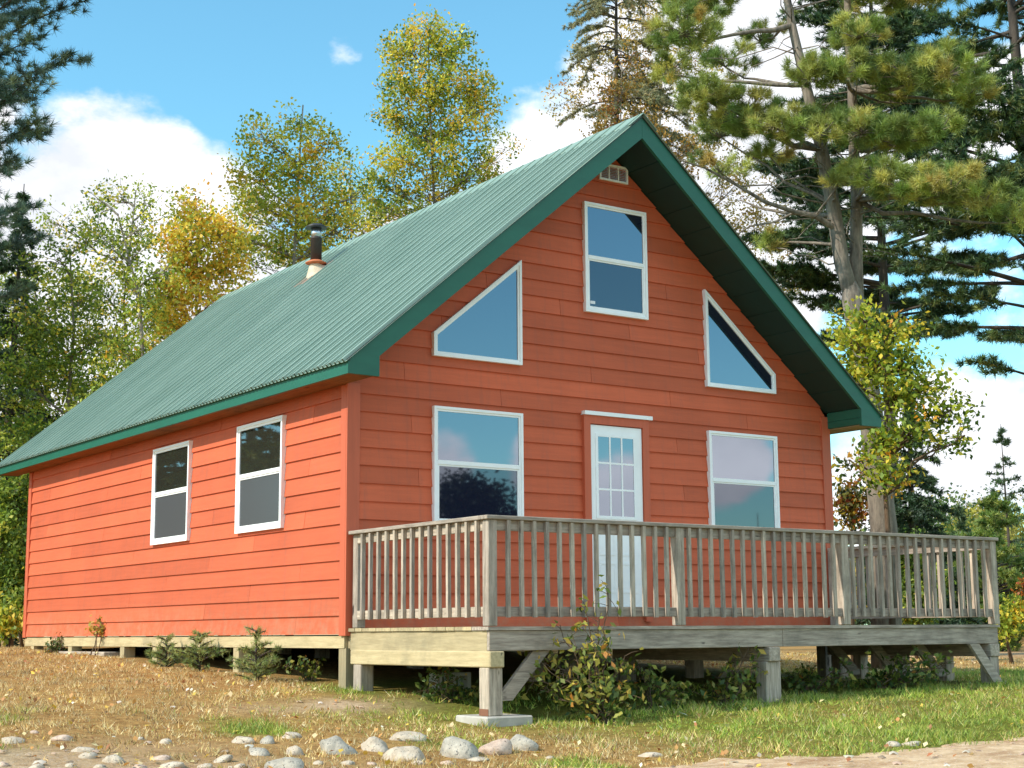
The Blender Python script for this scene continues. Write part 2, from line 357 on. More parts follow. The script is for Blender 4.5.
# ------------------------------------------------------------------ the cabin
W, L, SP, ZE, ZF, OV, Q = 6.937, 10.254, .185, 2.535, 2.665, .348, .61
LB = 10.96                       # rear end of the roof
TAN = (5.88-ZF)/(W/2+OV)
cabin = empty('cabin', (W/2, L/2, -.5), 'orange red lap sided cabin with green ribbed metal gable roof', 'cabin')
ZL0 = 2.268-12*SP                # first lap line
def roofline(x): return 2.738+.831*(min(x, W-x)-.008)
def lap_wall(axis, a0, a1, gable, sign, parent):
    """lapped boards; axis 0: wall along x at y=0 (front) / y=L ; axis 1: wall along y at x=0 / x=W"""
    zl = ZL0-(.045 if axis == 1 else 0); mb = MB(); zs = [0.0]+[zl+k*SP for k in range(0, 40)]; zs = [z for i, z in enumerate(zs) if i == 0 or z > .02]
    top = 5.62 if gable else ZE+.015
    for k in range(len(zs)-1):
        z0, z1 = zs[k], min(zs[k+1], top)
        if z0 >= top-.01: break
        # horizontal extents
        def ext(z):
            if not gable or z < roofline(0)+.0: return a0, a1
            dx = (z-2.738)/.831+.008; return max(a0, dx), min(a1, W-dx)
        l0, r0 = ext(z0); l1, r1 = ext(z1)
        if r1-l1 < .02: l1 = r1 = (l0+r0)/2
        pr, pt = .024, .003      # board proud at its bottom edge, tucked in at its top
        # split into boards with a staggered butt joint
        cuts = [l0, r0]
        if r0-l0 > 3.0:
            cuts = [l0]+sorted([l0+((k*2.37+1.1) % 3.6)+j*3.66 for j in range(4) if l0+.4 < l0+((k*2.37+1.1) % 3.6)+j*3.66 < r0-.4])+[r0]
        for j in range(len(cuts)-1):
            A0, B0 = cuts[j]+(.0022 if j else 0), cuts[j+1]-(.0022 if j < len(cuts)-2 else 0)
            A1 = max(A0, l1) if l1 > l0 else A0; B1 = min(B0, r1) if r1 < r0 else B0
            if A1 > B1: A1 = B1 = (A1+B1)/2
            wob = random.uniform(-.0012, .0012)
            q = [(A0, -pr-wob, z0), (B0, -pr+wob, z0), (B1, -pt, z1), (A1, -pt, z1), (A0, 0.02, z0), (B0, 0.02, z0), (B1, .02, z1), (A1, .02, z1)]
            fs = [(0, 1, 2, 3), (4, 5, 1, 0), (3, 2, 6, 7), (0, 3, 7, 4), (1, 5, 6, 2)]
            if axis == 0: vs = [(x, y, z) for x, y, z in q] if sign < 0 else [(x, L-y, z) for x, y, z in q]
            else: vs = [(y, x, z) for x, y, z in q] if sign < 0 else [(W-y, x, z) for x, y, z in q]
            if (axis == 0 and sign > 0) or (axis == 1 and sign < 0): fs = [f[::-1] for f in fs]
            mb.add(vs, fs)
    # backing sheet
    if axis == 0:
        y0, y1 = (.021, .10) if sign < 0 else (L-.10, L-.021)
        if gable: mb.prism([(0, .0), (W, .0), (W, 2.73), (W/2, 5.60), (0, 2.73)], 1, y0, y1)
    else:
        x0, x1 = (.021, .10) if sign < 0 else (W-.10, W-.021); mb.box(x0, x1, .103, L-.103, 0.001, ZE+.01)
    w = mb.build('wall', M['siding'], parent)
    return w
wf = lap_wall(0, .0, W, True, -1, cabin); wl = lap_wall(1, .0, L, False, -1, cabin); lap_wall(0, 0, W, True, 1, cabin); lap_wall(1, 0, L, False, 1, cabin)
mb = MB(); c = -.032
for (x0, x1, y0, y1, zt) in ((c, .115, c, -.003, 2.55), (c, -.003, .0, .105, 2.53), (W-.115, W-c, c, -.003, 2.7), (W+.003, W-c, 0, .105, 2.53), (c, -.003, L-.10, L, 2.53), (c, .115, L+.003, L-c, 2.55), (W-.1, W-c, L+.003, L-c, 2.55)):
    MB().box(x0, x1, y0, y1, -.012, zt).build('corner_trim', M['siding_trim'], cabin)
# floor platform and perimeter beams
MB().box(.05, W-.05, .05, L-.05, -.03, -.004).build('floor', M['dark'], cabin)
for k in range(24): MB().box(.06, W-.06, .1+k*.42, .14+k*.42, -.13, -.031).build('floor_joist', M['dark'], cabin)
MB().box(-.004, .036, .04, L-.02, -.136, -.0135).build('sill_beam', M['tany'], cabin)
MB().box(W-.04, W, .04, L-.02, -.136, -.0135).build('sill_beam', M['tany'], cabin)
MB().box(.04, W-.045, .0, .038, -.136, -.0135).build('sill_beam', M['tanx'], cabin)
MB().box(.04, W-.045, L-.04, L, -.136, -.0135).build('sill_beam', M['tanx'], cabin)
for yy in (.09, 2.6, 5.02, 6.15, 8.2, 9.9):
    for xx in (.0, 2.3, 4.6, W-.16):
        x = xx+(0 if xx else .004); MB().box(x, x+.15, yy-.075, yy+.075, float(h(x, yy))-.15, -.1365).build('support_post', M['tanz'] if xx == 0 else M['greyz'], cabin)

# roof: two ribbed sheets
def roof_sheet(side):
    pitch = .0865; n = int((LB+Q+.06)/pitch); prof = [(0, 0), (.40, 0), (.45, .024), (.72, .024), (.80, 0)]
    ys, zs = [], []
    for k in range(n):
        for f, zz in prof: ys.append(-Q-.03+(k+f)*pitch); zs.append(zz*(1. if k % 3 else 1.45))
    xa, xb = (-OV-.035, W/2) if side < 0 else (W+OV+.035, W/2)
    za = ZF+.012-.035*TAN; zb = ZF+.012+TAN*(W/2+OV)
    nx_, nz_ = -math.sin(math.atan(TAN)), math.cos(math.atan(TAN))
    if side > 0: nx_ = -nx_
    seg = 7; V = []
    for s in range(seg):
        t = s/(seg-1)
        for y, z in zip(ys, zs): V.append((xa+(xb-xa)*t+nx_*z, y, za+(zb-za)*t+nz_*z+.0015*math.sin(y*1.7+s)))
    m_ = len(ys); Fc = []
    for s in range(seg-1):
        for i in range(m_-1):
            a = s*m_+i; q = [a, a+m_, a+m_+1, a+1]; Fc.append(q if side > 0 else q[::-1])
    b = MB(); b.add(V, Fc)
    # thickness below
    Vl = [(x-nx_*.004, y, z-nz_*.004) for x, y, z in V]; b.add(Vl, [f[::-1] for f in Fc])
    e = [[i, i+1] for i in range(m_-1)]; o2 = len(V)
    b.f += [[i, i+1, i+1+o2, i+o2] if side > 0 else [i+1, i, i+o2, i+1+o2] for i, _ in e]; b.sm += [False]*len(e)
    return b.build('roof', M['roof'], cabin)
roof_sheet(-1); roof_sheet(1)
zr = ZF+.012+TAN*(W/2+OV)
b = MB(); b.prism([(W/2-.20, zr-.20*TAN+.028), (W/2, zr+.034), (W/2+.20, zr-.20*TAN+.028), (W/2+.20, zr-.2*TAN+.022), (W/2, zr+.026), (W/2-.20, zr-.2*TAN+.022)], 1, -Q-.035, LB+.03)
b.build('ridge_cap', M['roof'], cabin)
for sgn in (-1, 1):
    X = lambda x: x if sgn < 0 else W-x
    MB().box(min(X(-OV-.012), X(-OV+.02)), max(X(-OV-.012), X(-OV+.02)), -Q-.01, LB, ZF-.004, ZF+.008).build('drip_edge', M['capblack'], cabin)
for sgn in (-1, 1):
    X = lambda x: x if sgn < 0 else W-x
    o = lambda a, b_: (min(X(a), X(b_)), max(X(a), X(b_)))
    # eave fascia along the side
    x0, x1 = o(-OV, -OV+.035); MB().box(x0, x1, -Q+.041, LB-.041, ZE, ZF-.005).build('fascia', M['green'], cabin)
    # rake boards front and back
    zb = 5.628
    poly = [(-OV, ZE), (.008, ZE-.003), (.008, 2.738), (W/2-.0015, zb), (W/2-.0015, 5.88), (-OV, ZF)]
    poly = [(X(p[0]), p[1]) for p in poly]
    MB().prism(poly, 1, -Q, -Q+.04).build('rake_board', M['green'], cabin); MB().prism(poly, 1, LB-.04, LB).build('rake_board', M['green'], cabin)
    # rake edge trim under the metal
    th = math.atan(TAN); 
    MB().prism([(X(-OV-.02), ZF-.012), (X(W/2-.002), 5.872), (X(W/2-.002), 5.886), (X(-OV-.02), ZF+.004)], 1, -Q-.014, -Q-.002).build('drip_edge', M['capblack'], cabin)
    # eave soffit boards (bare wood) and the boxed end
    x0, x1 = o(-OV+.037, -.026)
    b = MB(); nb = 22; st = (LB-.05+Q-.05)/nb
    b.box(x0, x1, -Q+.045, LB-.045, ZE+.004, ZE+.016)
    b.build('eave_soffit', M['sofwood'] if sgn < 0 else M['tany'], cabin)
    x0, x1 = o(-.022, .006)
    b = MB(); b.box(x0, x1, -Q+.042, -.026, ZE+.018, ZE+.098); b.box(x0, x1, -Q+.042, -.026, ZE+.102, 2.75); b.build('box_return', M['green'], cabin)
    # sloping soffit under the rake overhang, in panels
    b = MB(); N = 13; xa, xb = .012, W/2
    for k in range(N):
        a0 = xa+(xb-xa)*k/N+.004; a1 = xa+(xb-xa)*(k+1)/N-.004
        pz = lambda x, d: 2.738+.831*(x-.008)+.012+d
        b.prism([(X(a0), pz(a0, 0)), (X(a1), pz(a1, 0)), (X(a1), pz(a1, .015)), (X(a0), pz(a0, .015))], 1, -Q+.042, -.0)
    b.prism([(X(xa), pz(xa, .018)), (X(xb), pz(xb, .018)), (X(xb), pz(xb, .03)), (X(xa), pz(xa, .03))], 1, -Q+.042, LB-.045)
    b.build('rake_soffit', M['green_shaded'], cabin)

# windows -------------------------------------------------------------
def ring(mb, outer, inner, axis, d0, d1):
    n = len(outer)
    for i in range(n):
        j = (i+1) % n; q = [outer[i], outer[j], inner[j], inner[i]]; mb.prism(q, axis, d0, d1)
def inset(poly, w):
    n = len(poly); out = []
    ar = sum(poly[i][0]*poly[(i+1) % n][1]-poly[(i+1) % n][0]*poly[i][1] for i in range(n)); s = 1 if ar > 0 else -1
    for i in range(n):
        p0, p1, p2 = [np.array(poly[k % n], float) for k in (i-1, i, i+1)]
        d1 = (p1-p0)/np.linalg.norm(p1-p0); d2 = (p2-p1)/np.linalg.norm(p2-p1)
        n1 = s*np.array([-d1[1], d1[0]]); n2 = s*np.array([-d2[1], d2[0]])
        bb = (n1+n2); bb = bb/(1+n1@n2); out.append(tuple(p1+bb*w))
    return out
def window(poly, axis, mid=None, mats=('glass', 'screen'), fw=.052, sticker=False, label=None):
    """poly (a,z) on the front wall (axis 1) or on the side wall (axis 0); faces towards -axis"""
    mb = MB(); o = poly; i1 = inset(o, fw*.55); i2 = inset(o, fw)
    ring(mb, o, i1, axis, -.062, -.0); ring(mb, i1, i2, axis, -.050, -.002)
    if mid:
        a0 = min(p[0] for p in i2); a1 = max(p[0] for p in i2)
        mb.prism([(a0, mid-.022), (a1, mid-.022), (a1, mid+.022), (a0, mid+.022)], axis, -.055, -.010)
    w = mb.build('window', M['white'], cabin)
    if label: w['label'] = label
    def pane(poly_, mat, d):
        m = MB(); m.prism(poly_, axis, d, d+.006); m.build('pane', M[mat], w)
    if mid:
        zb_ = min(p[1] for p in i2); zt_ = max(p[1] for p in i2)
        e = .001
        pane([(a0+e, mid+.023), (a1-e, mid+.023), (a1-e, zt_-e), (a0+e, zt_-e)], mats[0], -.040)
        # lower sash: slim inner frame, set further in
        b2 = MB(); lo = [(a0+e, zb_+e), (a1-e, zb_+e), (a1-e, mid-.023), (a0+e, mid-.023)]; li = inset(lo, .018); ring(b2, lo, li, axis, -.045, -.012); b2.build('sash', M['white'], w)
        pane(inset(li, .001), mats[1], -.036)
    else: pane(inset(i2, .001), mats[0], -.038)
    if sticker:
        MB().box(a0+.03, a0+.10, -.0375, -.0363, zb_+.05, zb_+.085).build('sticker', M['sticker'], w)
    return w
rc = lambda a, b_, z0, z1: [(a, z0), (b_, z0), (b_, z1), (a, z1)]
window(rc(.993, 2.142, 1.125, 2.386), 1, 1.79)
window(rc(4.870, 6.000, 1.18, 2.388), 1, 1.80)
window(rc(3.037, 3.965, 3.640, 4.944), 1, 4.29, sticker=True)
window([(.988, 2.926), (2.140, 2.926), (2.140, 4.121), (.988, 3.180)], 1)
window([(4.870, 2.925), (6.011, 2.925), (6.011, 3.174), (4.870, 4.123)], 1)
for (y0, y1, z0, z1) in ((1.397, 2.570, 1.147, 2.381), (3.95, 5.118, 1.144, 2.372)):
    window(rc(y0, y1, z0, z1), 0, (z0+z1)/2+.03, ('side_glass', 'side_screen'), .06)

# gable vent
b = MB(); ring(b, rc(3.285, 3.71, 5.255, 5.46), inset(rc(3.285, 3.71, 5.255, 5.46), .022), 1, -.045, .0)
for xx in (3.42, 3.56): b.box(xx, xx+.014, -.044, -.005, 5.277, 5.438)
v = b.build('vent', M['white'], cabin); b = MB()
for k in range(8): b.prism([(-.036, 5.279+k*.02), (-.032, 5.279+k*.02), (-.018, 5.295+k*.02), (-.022, 5.295+k*.02)], 0, 3.308, 3.687)
b.build('louvre', M['vent'], v)

# door -----------------------------------------------------------------
DX0, DX1, DZ0, DZ1 = 3.085, 3.835, .287, 2.335
b = MB(); b.box(DX0-.10, DX0-.008, -.06, .0, .12, DZ1+.105); b.box(DX1+.008, DX1+.10, -.06, .0, .12, DZ1+.105); b.box(DX0-.007, DX1+.007, -.06, 0, DZ1+.01, DZ1+.105)
door = MB().box(DX0, DX1, -.040, -.001, DZ0, DZ1).build('door', M['door_white'], cabin)
b.build('door_trim', M['siding_trim'], cabin)
MB().box(DX0-.105, DX1+.14, -.085, .0, DZ1+.106, DZ1+.15).build('door_cap', M['white'], cabin)
MB().box(DX0-.007, DX1+.007, -.075, -.0, DZ0-.035, DZ0-.003).build('threshold', M['concrete'], cabin)
gx0, gx1, gz0, gz1 = DX0+.105, DX1-.16+.03, 1.305, 2.205
fr = rc(gx0, gx1, gz0, gz1); b = MB(); ring(b, inset(fr, -.035), fr, 1, -.048, -.0405)
for k in (1, 2):
    x = gx0+(gx1-gx0)*k/3; b.box(x-.011, x+.011, -.0475, -.0415, gz0, gz1)
    z = gz0+(gz1-gz0)*k/3
    for j in range(3):
        xa = gx0+(gx1-gx0)*j/3+(.0112 if j else 0); xb = gx0+(gx1-gx0)*(j+1)/3-(.0112 if j < 2 else 0); b.box(xa, xb, -.0475, -.0415, z-.011, z+.011)
b.build('muntin', M['door_white'], door)
MB().box(gx0, gx1, -.0430, -.0407, gz0, gz1).build('pane', M['glass'], door)
b = MB()
for xa, xb in ((DX0+.11, DX0+.335), (DX0+.415, DX1-.11)):
    for za, zb in ((.44, .78), (.86, 1.2)): ring(b, rc(xa, xb, za, zb), inset(rc(xa, xb, za, zb), .022), 1, -.045, -.0405)
b.build('moulding', M['door_white'], door)

# chimney ----------------------------------------------------------------
cx, cy = 2.66, 5.90; rz = lambda x: ZF+.012+TAN*(x+OV)
b = MB(); n = 28; ringv = []
for k in range(n):
    q = 2*math.pi*k/n; x = cx+.15*math.cos(q); y = cy+.15*math.sin(q); ringv.append((x, y, rz(x)+.022))
top = [(cx+.092*math.cos(2*math.pi*k/n), cy+.092*math.sin(2*math.pi*k/n), 5.345) for k in range(n)]
b.add(ringv+top, [[k, (k+1) % n, n+(k+1) % n, n+k] for k in range(n)], True)
ch = b.build('chimney', M['cream'], cabin)
# flashing plate: rusty, on the ribs
t = lambda dx, dy, up: (cx+dx, cy+dy, rz(cx+dx)+up)
b = MB(); b.add([t(-.27, -.2, .021), t(.22, -.2, .021), t(.22, .2, .021), t(-.27, .2, .021), t(-.27, -.2, .026), t(.22, -.2, .026), t(.22, .2, .026), t(-.27, .2, .026)],
              [(4, 5, 6, 7), (0, 4, 7, 3), (0, 1, 5, 4), (1, 2, 6, 5), (2, 3, 7, 6)]); b.build('flashing', M['rust'], ch)
MB().lathe([(.088, -.03), (.155, -.012), (.155, .0), (.088, .035)], (cx, cy, 5.375)).build('storm_collar', M['rust'], ch)
MB().lathe([(.083, 0), (.083, .33), (.086, .332), (.086, .35), (.083, .352)], (cx, cy, 5.40)).build('flue_pipe', M['pipe'], ch)
MB().lathe([(.078, 0), (.078, .135)], (cx, cy, 5.753)).build('flue_collar', M['steel'], ch)
MB().lathe([(.155, 0), (.155, .02), (.09, .055), (.02, .065)], (cx, cy, 5.895)).build('chimney_cap', M['capblack'], ch)

# ------------------------------------------------------------------ deck
D, X0, X1, DZ = 2.52, .025, 6.885, .06
deck = empty('deck', (3.4, -1.3, -.6), 'weathered grey wooden deck with slatted railing along the cabin front', 'deck')
for k in range(18):
    y = -D-.02+k*.1405
    MB().box(X0-.02+random.uniform(-.006, .006), X1+.02+random.uniform(-.01, .01), y, min(y+.1365, -.03), DZ-.032, DZ+random.uniform(-.002, .002)).build('deck_board', M['greyx'] if k < 2 else M['tanx'], deck)
MB().box(X0+.001, X0+.038, -D+.041, -.03, -.152, DZ-.034).build('rim_joist', M['tany'], deck)
MB().box(X1-.038, X1, -D+.041, -.03, -.152, DZ-.034).build('rim_joist', M['greyy'], deck)
b = MB().box(X0+.0, 3.548, -D, -D+.039, -.150, DZ-.034, .004).build('rim_joist', M['greyx'], deck); MB().box(3.552, X1, -D, -D+.039, -.150, DZ-.034, .004).build('rim_joist', M['greyx'], deck)
for k in range(1, 17): MB().box(X0+k*.405, X0+k*.405+.038, -D+.042, -.04, -.149, DZ-.036).build('deck_joist', M['greyy'], deck)
for i, xx in enumerate((X0-.015, 3.33, X1-.16)):
    MB().box(xx, xx+.155, -D-.03 if i < 2 else -D-.02, -.06, -.292, -.1525, .008).build('deck_beam', M['tany'] if i == 0 else M['greyy'], deck)
    for yy in (-D+.075, -.19):
        wdt = .15 if i != 1 else .2
        zf = float(h(xx+.08, yy)); z0 = zf-.1
        if i == 0 and yy < -1: z0 = -.705
        p = MB().box(xx+.005 if i != 1 else xx-.02, xx+.005+wdt if i != 1 else xx-.02+wdt, yy-.075, yy+.075, z0, -.2925, .008).build('support_post', M['greyz'], deck)
        if i == 0 and yy < -1: MB().box(xx+.0015, xx+.0045, yy-.07, yy+.07, -.703, -.645).build('post_foot', M['rustpaint'], p)
for k, yy in enumerate((-.55, -1.2, -1.85)):
    p = MB().box(X1-.16, X1-.03, yy-.06, yy+.06, float(h(6.8, yy))-.1, -.2925).build('support_post', M['greyz'], deck)
def brace(x0, z0, x1, z1, y, w=.14):
    wd = w/2/math.sin(math.atan2(z1-z0, abs(x1-x0)))
    MB().prism([(x0-wd, z0), (x0+wd, z0), (x1+wd, z1), (x1-wd, z1)], 1, y, y+.04).build('brace', M['greyx'], deck)
brace(.21, -.58, .62, -.153, -D+.05, .13); brace(X1-.09, -.57, X1-.46, -.153, -D-.042, .12)
for yy in (-.55, -1.2, -1.85): brace(X1-.2, -.52, X1-.62, -.155, yy-.05, .12)
for xx, yy in ((2.4, -.2), (4.75, -.2)): brace(xx+.1, -.55, xx+.5, -.155, yy, .1)
pad = empty('footing_slab', (.19, -2.32, -.8), 'pale concrete pad under the near corner post of the deck', 'concrete pad')
MB().box(-.06, .43, -2.60, -2.10, -.83, -.706, .012).build('slab', M['concrete'], pad)

# railing
ZT = DZ+.967; rail = MB()
rl = MB(); y0 = -D-.045
rl.box(X0-.05, X1+.05, y0, y0+.135, ZT-.036, ZT, .005)
top_front = rl.build('railing', M['greyx'], deck)
MB().box(X0-.05, X0+.085, y0+.137, -.06, ZT-.036, ZT, .005).build('top_rail', M['greyy'], top_front)
MB().box(X1-.085, X1+.05, y0+.137, -.06, ZT-.036, ZT, .005).build('top_rail', M['greyy'], top_front)
for z0, z1 in ((ZT-.13, ZT-.038), (DZ+.085, DZ+.172)):
    MB().box(X0+.055, X1-.05, -D+.002, -D+.038, z0, z1, .003).build('rail', M['greyx'], top_front)
    MB().box(X0+.002, X0+.038, -D+.075, -.1, z0, z1, .003).build('rail', M['greyy'], top_front)
    MB().box(X1-.038, X1-.002, -D+.075, -.1, z0, z1, .003).build('rail', M['greyy'], top_front)
posts = [(X0-.022, -D-.022), (2.17, -D-.022), (4.42, -D-.022), (X1-.07, -D-.022), (X0-.0, -.165), (X1-.09, -.165)]
for i, (px_, py_) in enumerate(posts):
    s = .096; MB().box(px_, px_+s, py_, py_+s, DZ+.003, ZT-.037, .006).build('railing_post', M['greyz'], top_front)
def baluster(x, y, side):
    s = .034; l = random.uniform(-.012, .012)
    t_ = [random.uniform(-.006, .006) for _ in range(2)]
    x0_, x1_, y0_, y1_ = x-s/2, x+s/2, y-s/2, y+s/2; zb = DZ+.084+l*.6; zt = ZT-.039
    vs = [(x0_+t_[0], y0_, zb), (x1_+t_[0], y0_, zb), (x1_+t_[0], y1_, zb), (x0_+t_[0], y1_, zb), (x0_, y0_, zt), (x1_, y0_, zt), (x1_, y1_, zt), (x0_, y1_, zt)]
    if side:
        vs = [(vx-t_[0] if i < 4 else vx, vy+t_[0] if i < 4 else vy, vz) for i, (vx, vy, vz) in enumerate(vs)]
    mb = MB().add(vs, [(0, 3, 2, 1), (4, 5, 6, 7), (0, 1, 5, 4), (1, 2, 6, 5), (2, 3, 7, 6), (3, 0, 4, 7)])
    mb.build('baluster', M['greyz'], top_front)
x = X0+.19
while x < X1-.1:
    if all(abs(x-(p[0]+.048)) > .072 for p in posts[1:3]): baluster(x, -D-.0205, 0)
    x += .1405
y = -D+.16
while y < -.2:
    baluster(X0-.0195, y, 1); baluster(X1+.0195, y, 1); y += .158

# ------------------------------------------------------------------ vegetation
def unit(v): return v/(np.linalg.norm(v, axis=-1, keepdims=True)+1e-9)
def leaf_arrays(C, size, col, aspect=.62, up=.3, r=None):
    """one bent diamond per leaf centre: two triangles would read as flat, so each leaf is a folded quad"""
    r = r or rng; n = len(C); a = unit(r.normal(size=(n, 3))+np.array([0, 0, -.35])); nrm = unit(r.normal(size=(n, 3))+np.array([0, 0, up*3])); b = unit(np.cross(a, nrm))
    s = np.asarray(size).reshape(-1, 1)*np.ones((n, 1))*r.uniform(.7, 1.25, (n, 1)); nn = np.cross(b, a)
    V = np.stack([C-a*s*.5, C+b*s*.5*aspect+nn*s*.08, C+a*s*.5, C-b*s*.5*aspect+nn*s*.08], 1).reshape(-1, 3)
    Fc = np.arange(n*4).reshape(n, 4); return V, Fc, np.repeat(col, 4, 0)
def needle_arrays(P, Dn, length, width, k, col, spread=.9, r=None):
    """P tuft centres, Dn tuft axes; k thin needles each (quads folded to a point)"""
    r = r or rng; n = len(P); A = unit(Dn[:, None, :]+r.normal(size=(n, k, 3))*spread); B = unit(np.cross(A, r.normal(size=(n, k, 3))))
    ln = length*r.uniform(.7, 1.15, (n, k, 1)); st = P[:, None, :]+A*ln*.05-Dn[:, None, :]*length*r.uniform(0, .5, (n, k, 1))
    V = np.stack([st-B*width*.5, st+B*width*.5, st+A*ln], 2).reshape(-1, 3); Fc = np.arange(n*k*3).reshape(-1, 3)
    c = np.repeat(col, k, 0)*r.uniform(.75, 1.25, (n*k, 1)); return V, Fc, np.repeat(np.clip(c, 0, 1), 3, 0)
def lin(cols): return np.array([srgb(*c) for c in cols])
def pick(pal, w, n, jit=.18, r=None):
    r = r or rng; i = r.choice(len(pal), n, p=np.array(w)/sum(w)); return np.clip(pal[i]*r.uniform(1-jit, 1+jit, (n, 1))*r.uniform(.93, 1.07, (n, 3)), 0, 1)
def curve(a, b, sag=.1, n=5, wob=.05):
    a = np.array(a, float); b = np.array(b, float); t = np.linspace(0, 1, n)[:, None]; l = np.linalg.norm(b-a)
    p = a+(b-a)*t; p[:, 2] += (np.sin(t[:, 0]*math.pi))*sag*l
    p[1:-1] += rng.normal(size=(n-2, 3))*wob*l*.5; return p
def plant(name, label, cat, loc, group=None): return empty(name, loc, label, cat, group)
def put(name, me, mat, parent):
    off = WL[parent.name]; n = len(me.vertices); co = np.empty(n*3, np.float32); me.vertices.foreach_get('co', co); co = co.reshape(-1, 3)-off.astype(np.float32)
    me.vertices.foreach_set('co', co.ravel()); me.update(); return link(name, me, mat, parent)

GRN = lin([(100, 124, 44), (148, 164, 56), (198, 198, 74), (242, 214, 78), (242, 190, 66)])
def broadleaf(name, label, base, trunk, lobes, leaf=.075, dens=1., pal=GRN, w=(3, 4, 3, 1.5, .6), bark='birch', cat='tree', group=None, twigs=1., bare=None, clus=.20, per=17, trad=.075):
    """trunk: polyline of points; lobes: (centre, rx, rz) foliage masses fed by limbs from the trunk"""
    root = plant(name, label, cat, base, group); mb = MB(); trunk = [np.array(p, float) for p in trunk]
    ht = trunk[-1][2]-trunk[0][2]
    mb.tube(trunk, [trad*(1-.85*(p[2]-trunk[0][2])/ht)+.006 for p in trunk], 8)
    tp = np.concatenate([np.linspace(trunk[i], trunk[i+1], 8) for i in range(len(trunk)-1)])
    CC, KK = [], []; leaf = leaf*1.12; clus = clus*.85
    for lb in lobes:
        c, rx, rz = np.array(lb[0], float), lb[1]*.9, lb[2]*.92; dn = lb[3] if len(lb) > 3 else 1.; ww = lb[4] if len(lb) > 4 else w
        below = tp[tp[:, 2] < c[2]-.15*rx]
        if len(below) == 0: below = tp[:3]
        cost = np.linalg.norm(below[:, :2]-c[:2], axis=1)*.3+np.abs((c[2]-below[:, 2])-.7*np.linalg.norm(below[:, :2]-c[:2], axis=1))
        s = below[np.argmin(cost)]
        limb = curve(s, c, .02, 6, .06); lr = .018+.018*min(rx, 1.6); mb.tube(limb, np.linspace(lr, .010, 6), 5, False)
        nc = int(max(5, dn*dens*85*rx*rz/(clus*clus*14)))
        q = unit(rng.normal(size=(nc, 3)))*(rng.random((nc, 1))**.42); ctr = c+q*np.array([rx, rx, rz])
        for j in range(min(nc, int(16*twigs*max(1, rx)))):
            st = limb[rng.integers(2, 6)]; tw = curve(st, ctr[j], .05, 4, .08); mb.tube(tw, [.010, .008, .006, .004], 3, False)
        kc = pick(pal, ww, nc, .12)
        npl = rng.poisson(per, nc)+3; idx = np.repeat(np.arange(nc), npl)
        CC.append(ctr[idx]+rng.normal(size=(len(idx), 3))*clus*np.array([1, 1, .8])*.75); k2 = kc[idx]*rng.uniform(.85, 1.25, (len(idx), 1))
        odd = rng.random(len(idx)) < .12; k2[odd] = pick(pal, ww, odd.sum()); KK.append(np.clip(k2, 0, 1))
    for (a, b_) in (bare or []): mb.tube(curve(a, b_, .03, 5, .08), np.linspace(.02, .004, 5), 4, False)
    t = mb.build('trunk', M[bark], root)
    V, Fc, K = leaf_arrays(np.concatenate(CC), leaf, np.concatenate(KK)); put('crown', arrmesh('crown', V, Fc, 4, K), M['leaf'], root)
    return root
def pxl(u, v, dist, ru, rv, dens=1., jit=.5, w=None):
    """foliage mass given by where it stands in the view and how far away it is"""
    s = dist/FPX*1.02; c = at(u, v, dist+rng.uniform(-jit, jit)*ru*s); t = (c, ru*s, rv*s, dens); return t if w is None else t+(w,)
def stem(u0, dist, pts):
    b = at(u0, 640, dist); b[2] = float(h(b[0], b[1]))-.1
    return b, [b]+[at(u, v, dist) for u, v in pts]

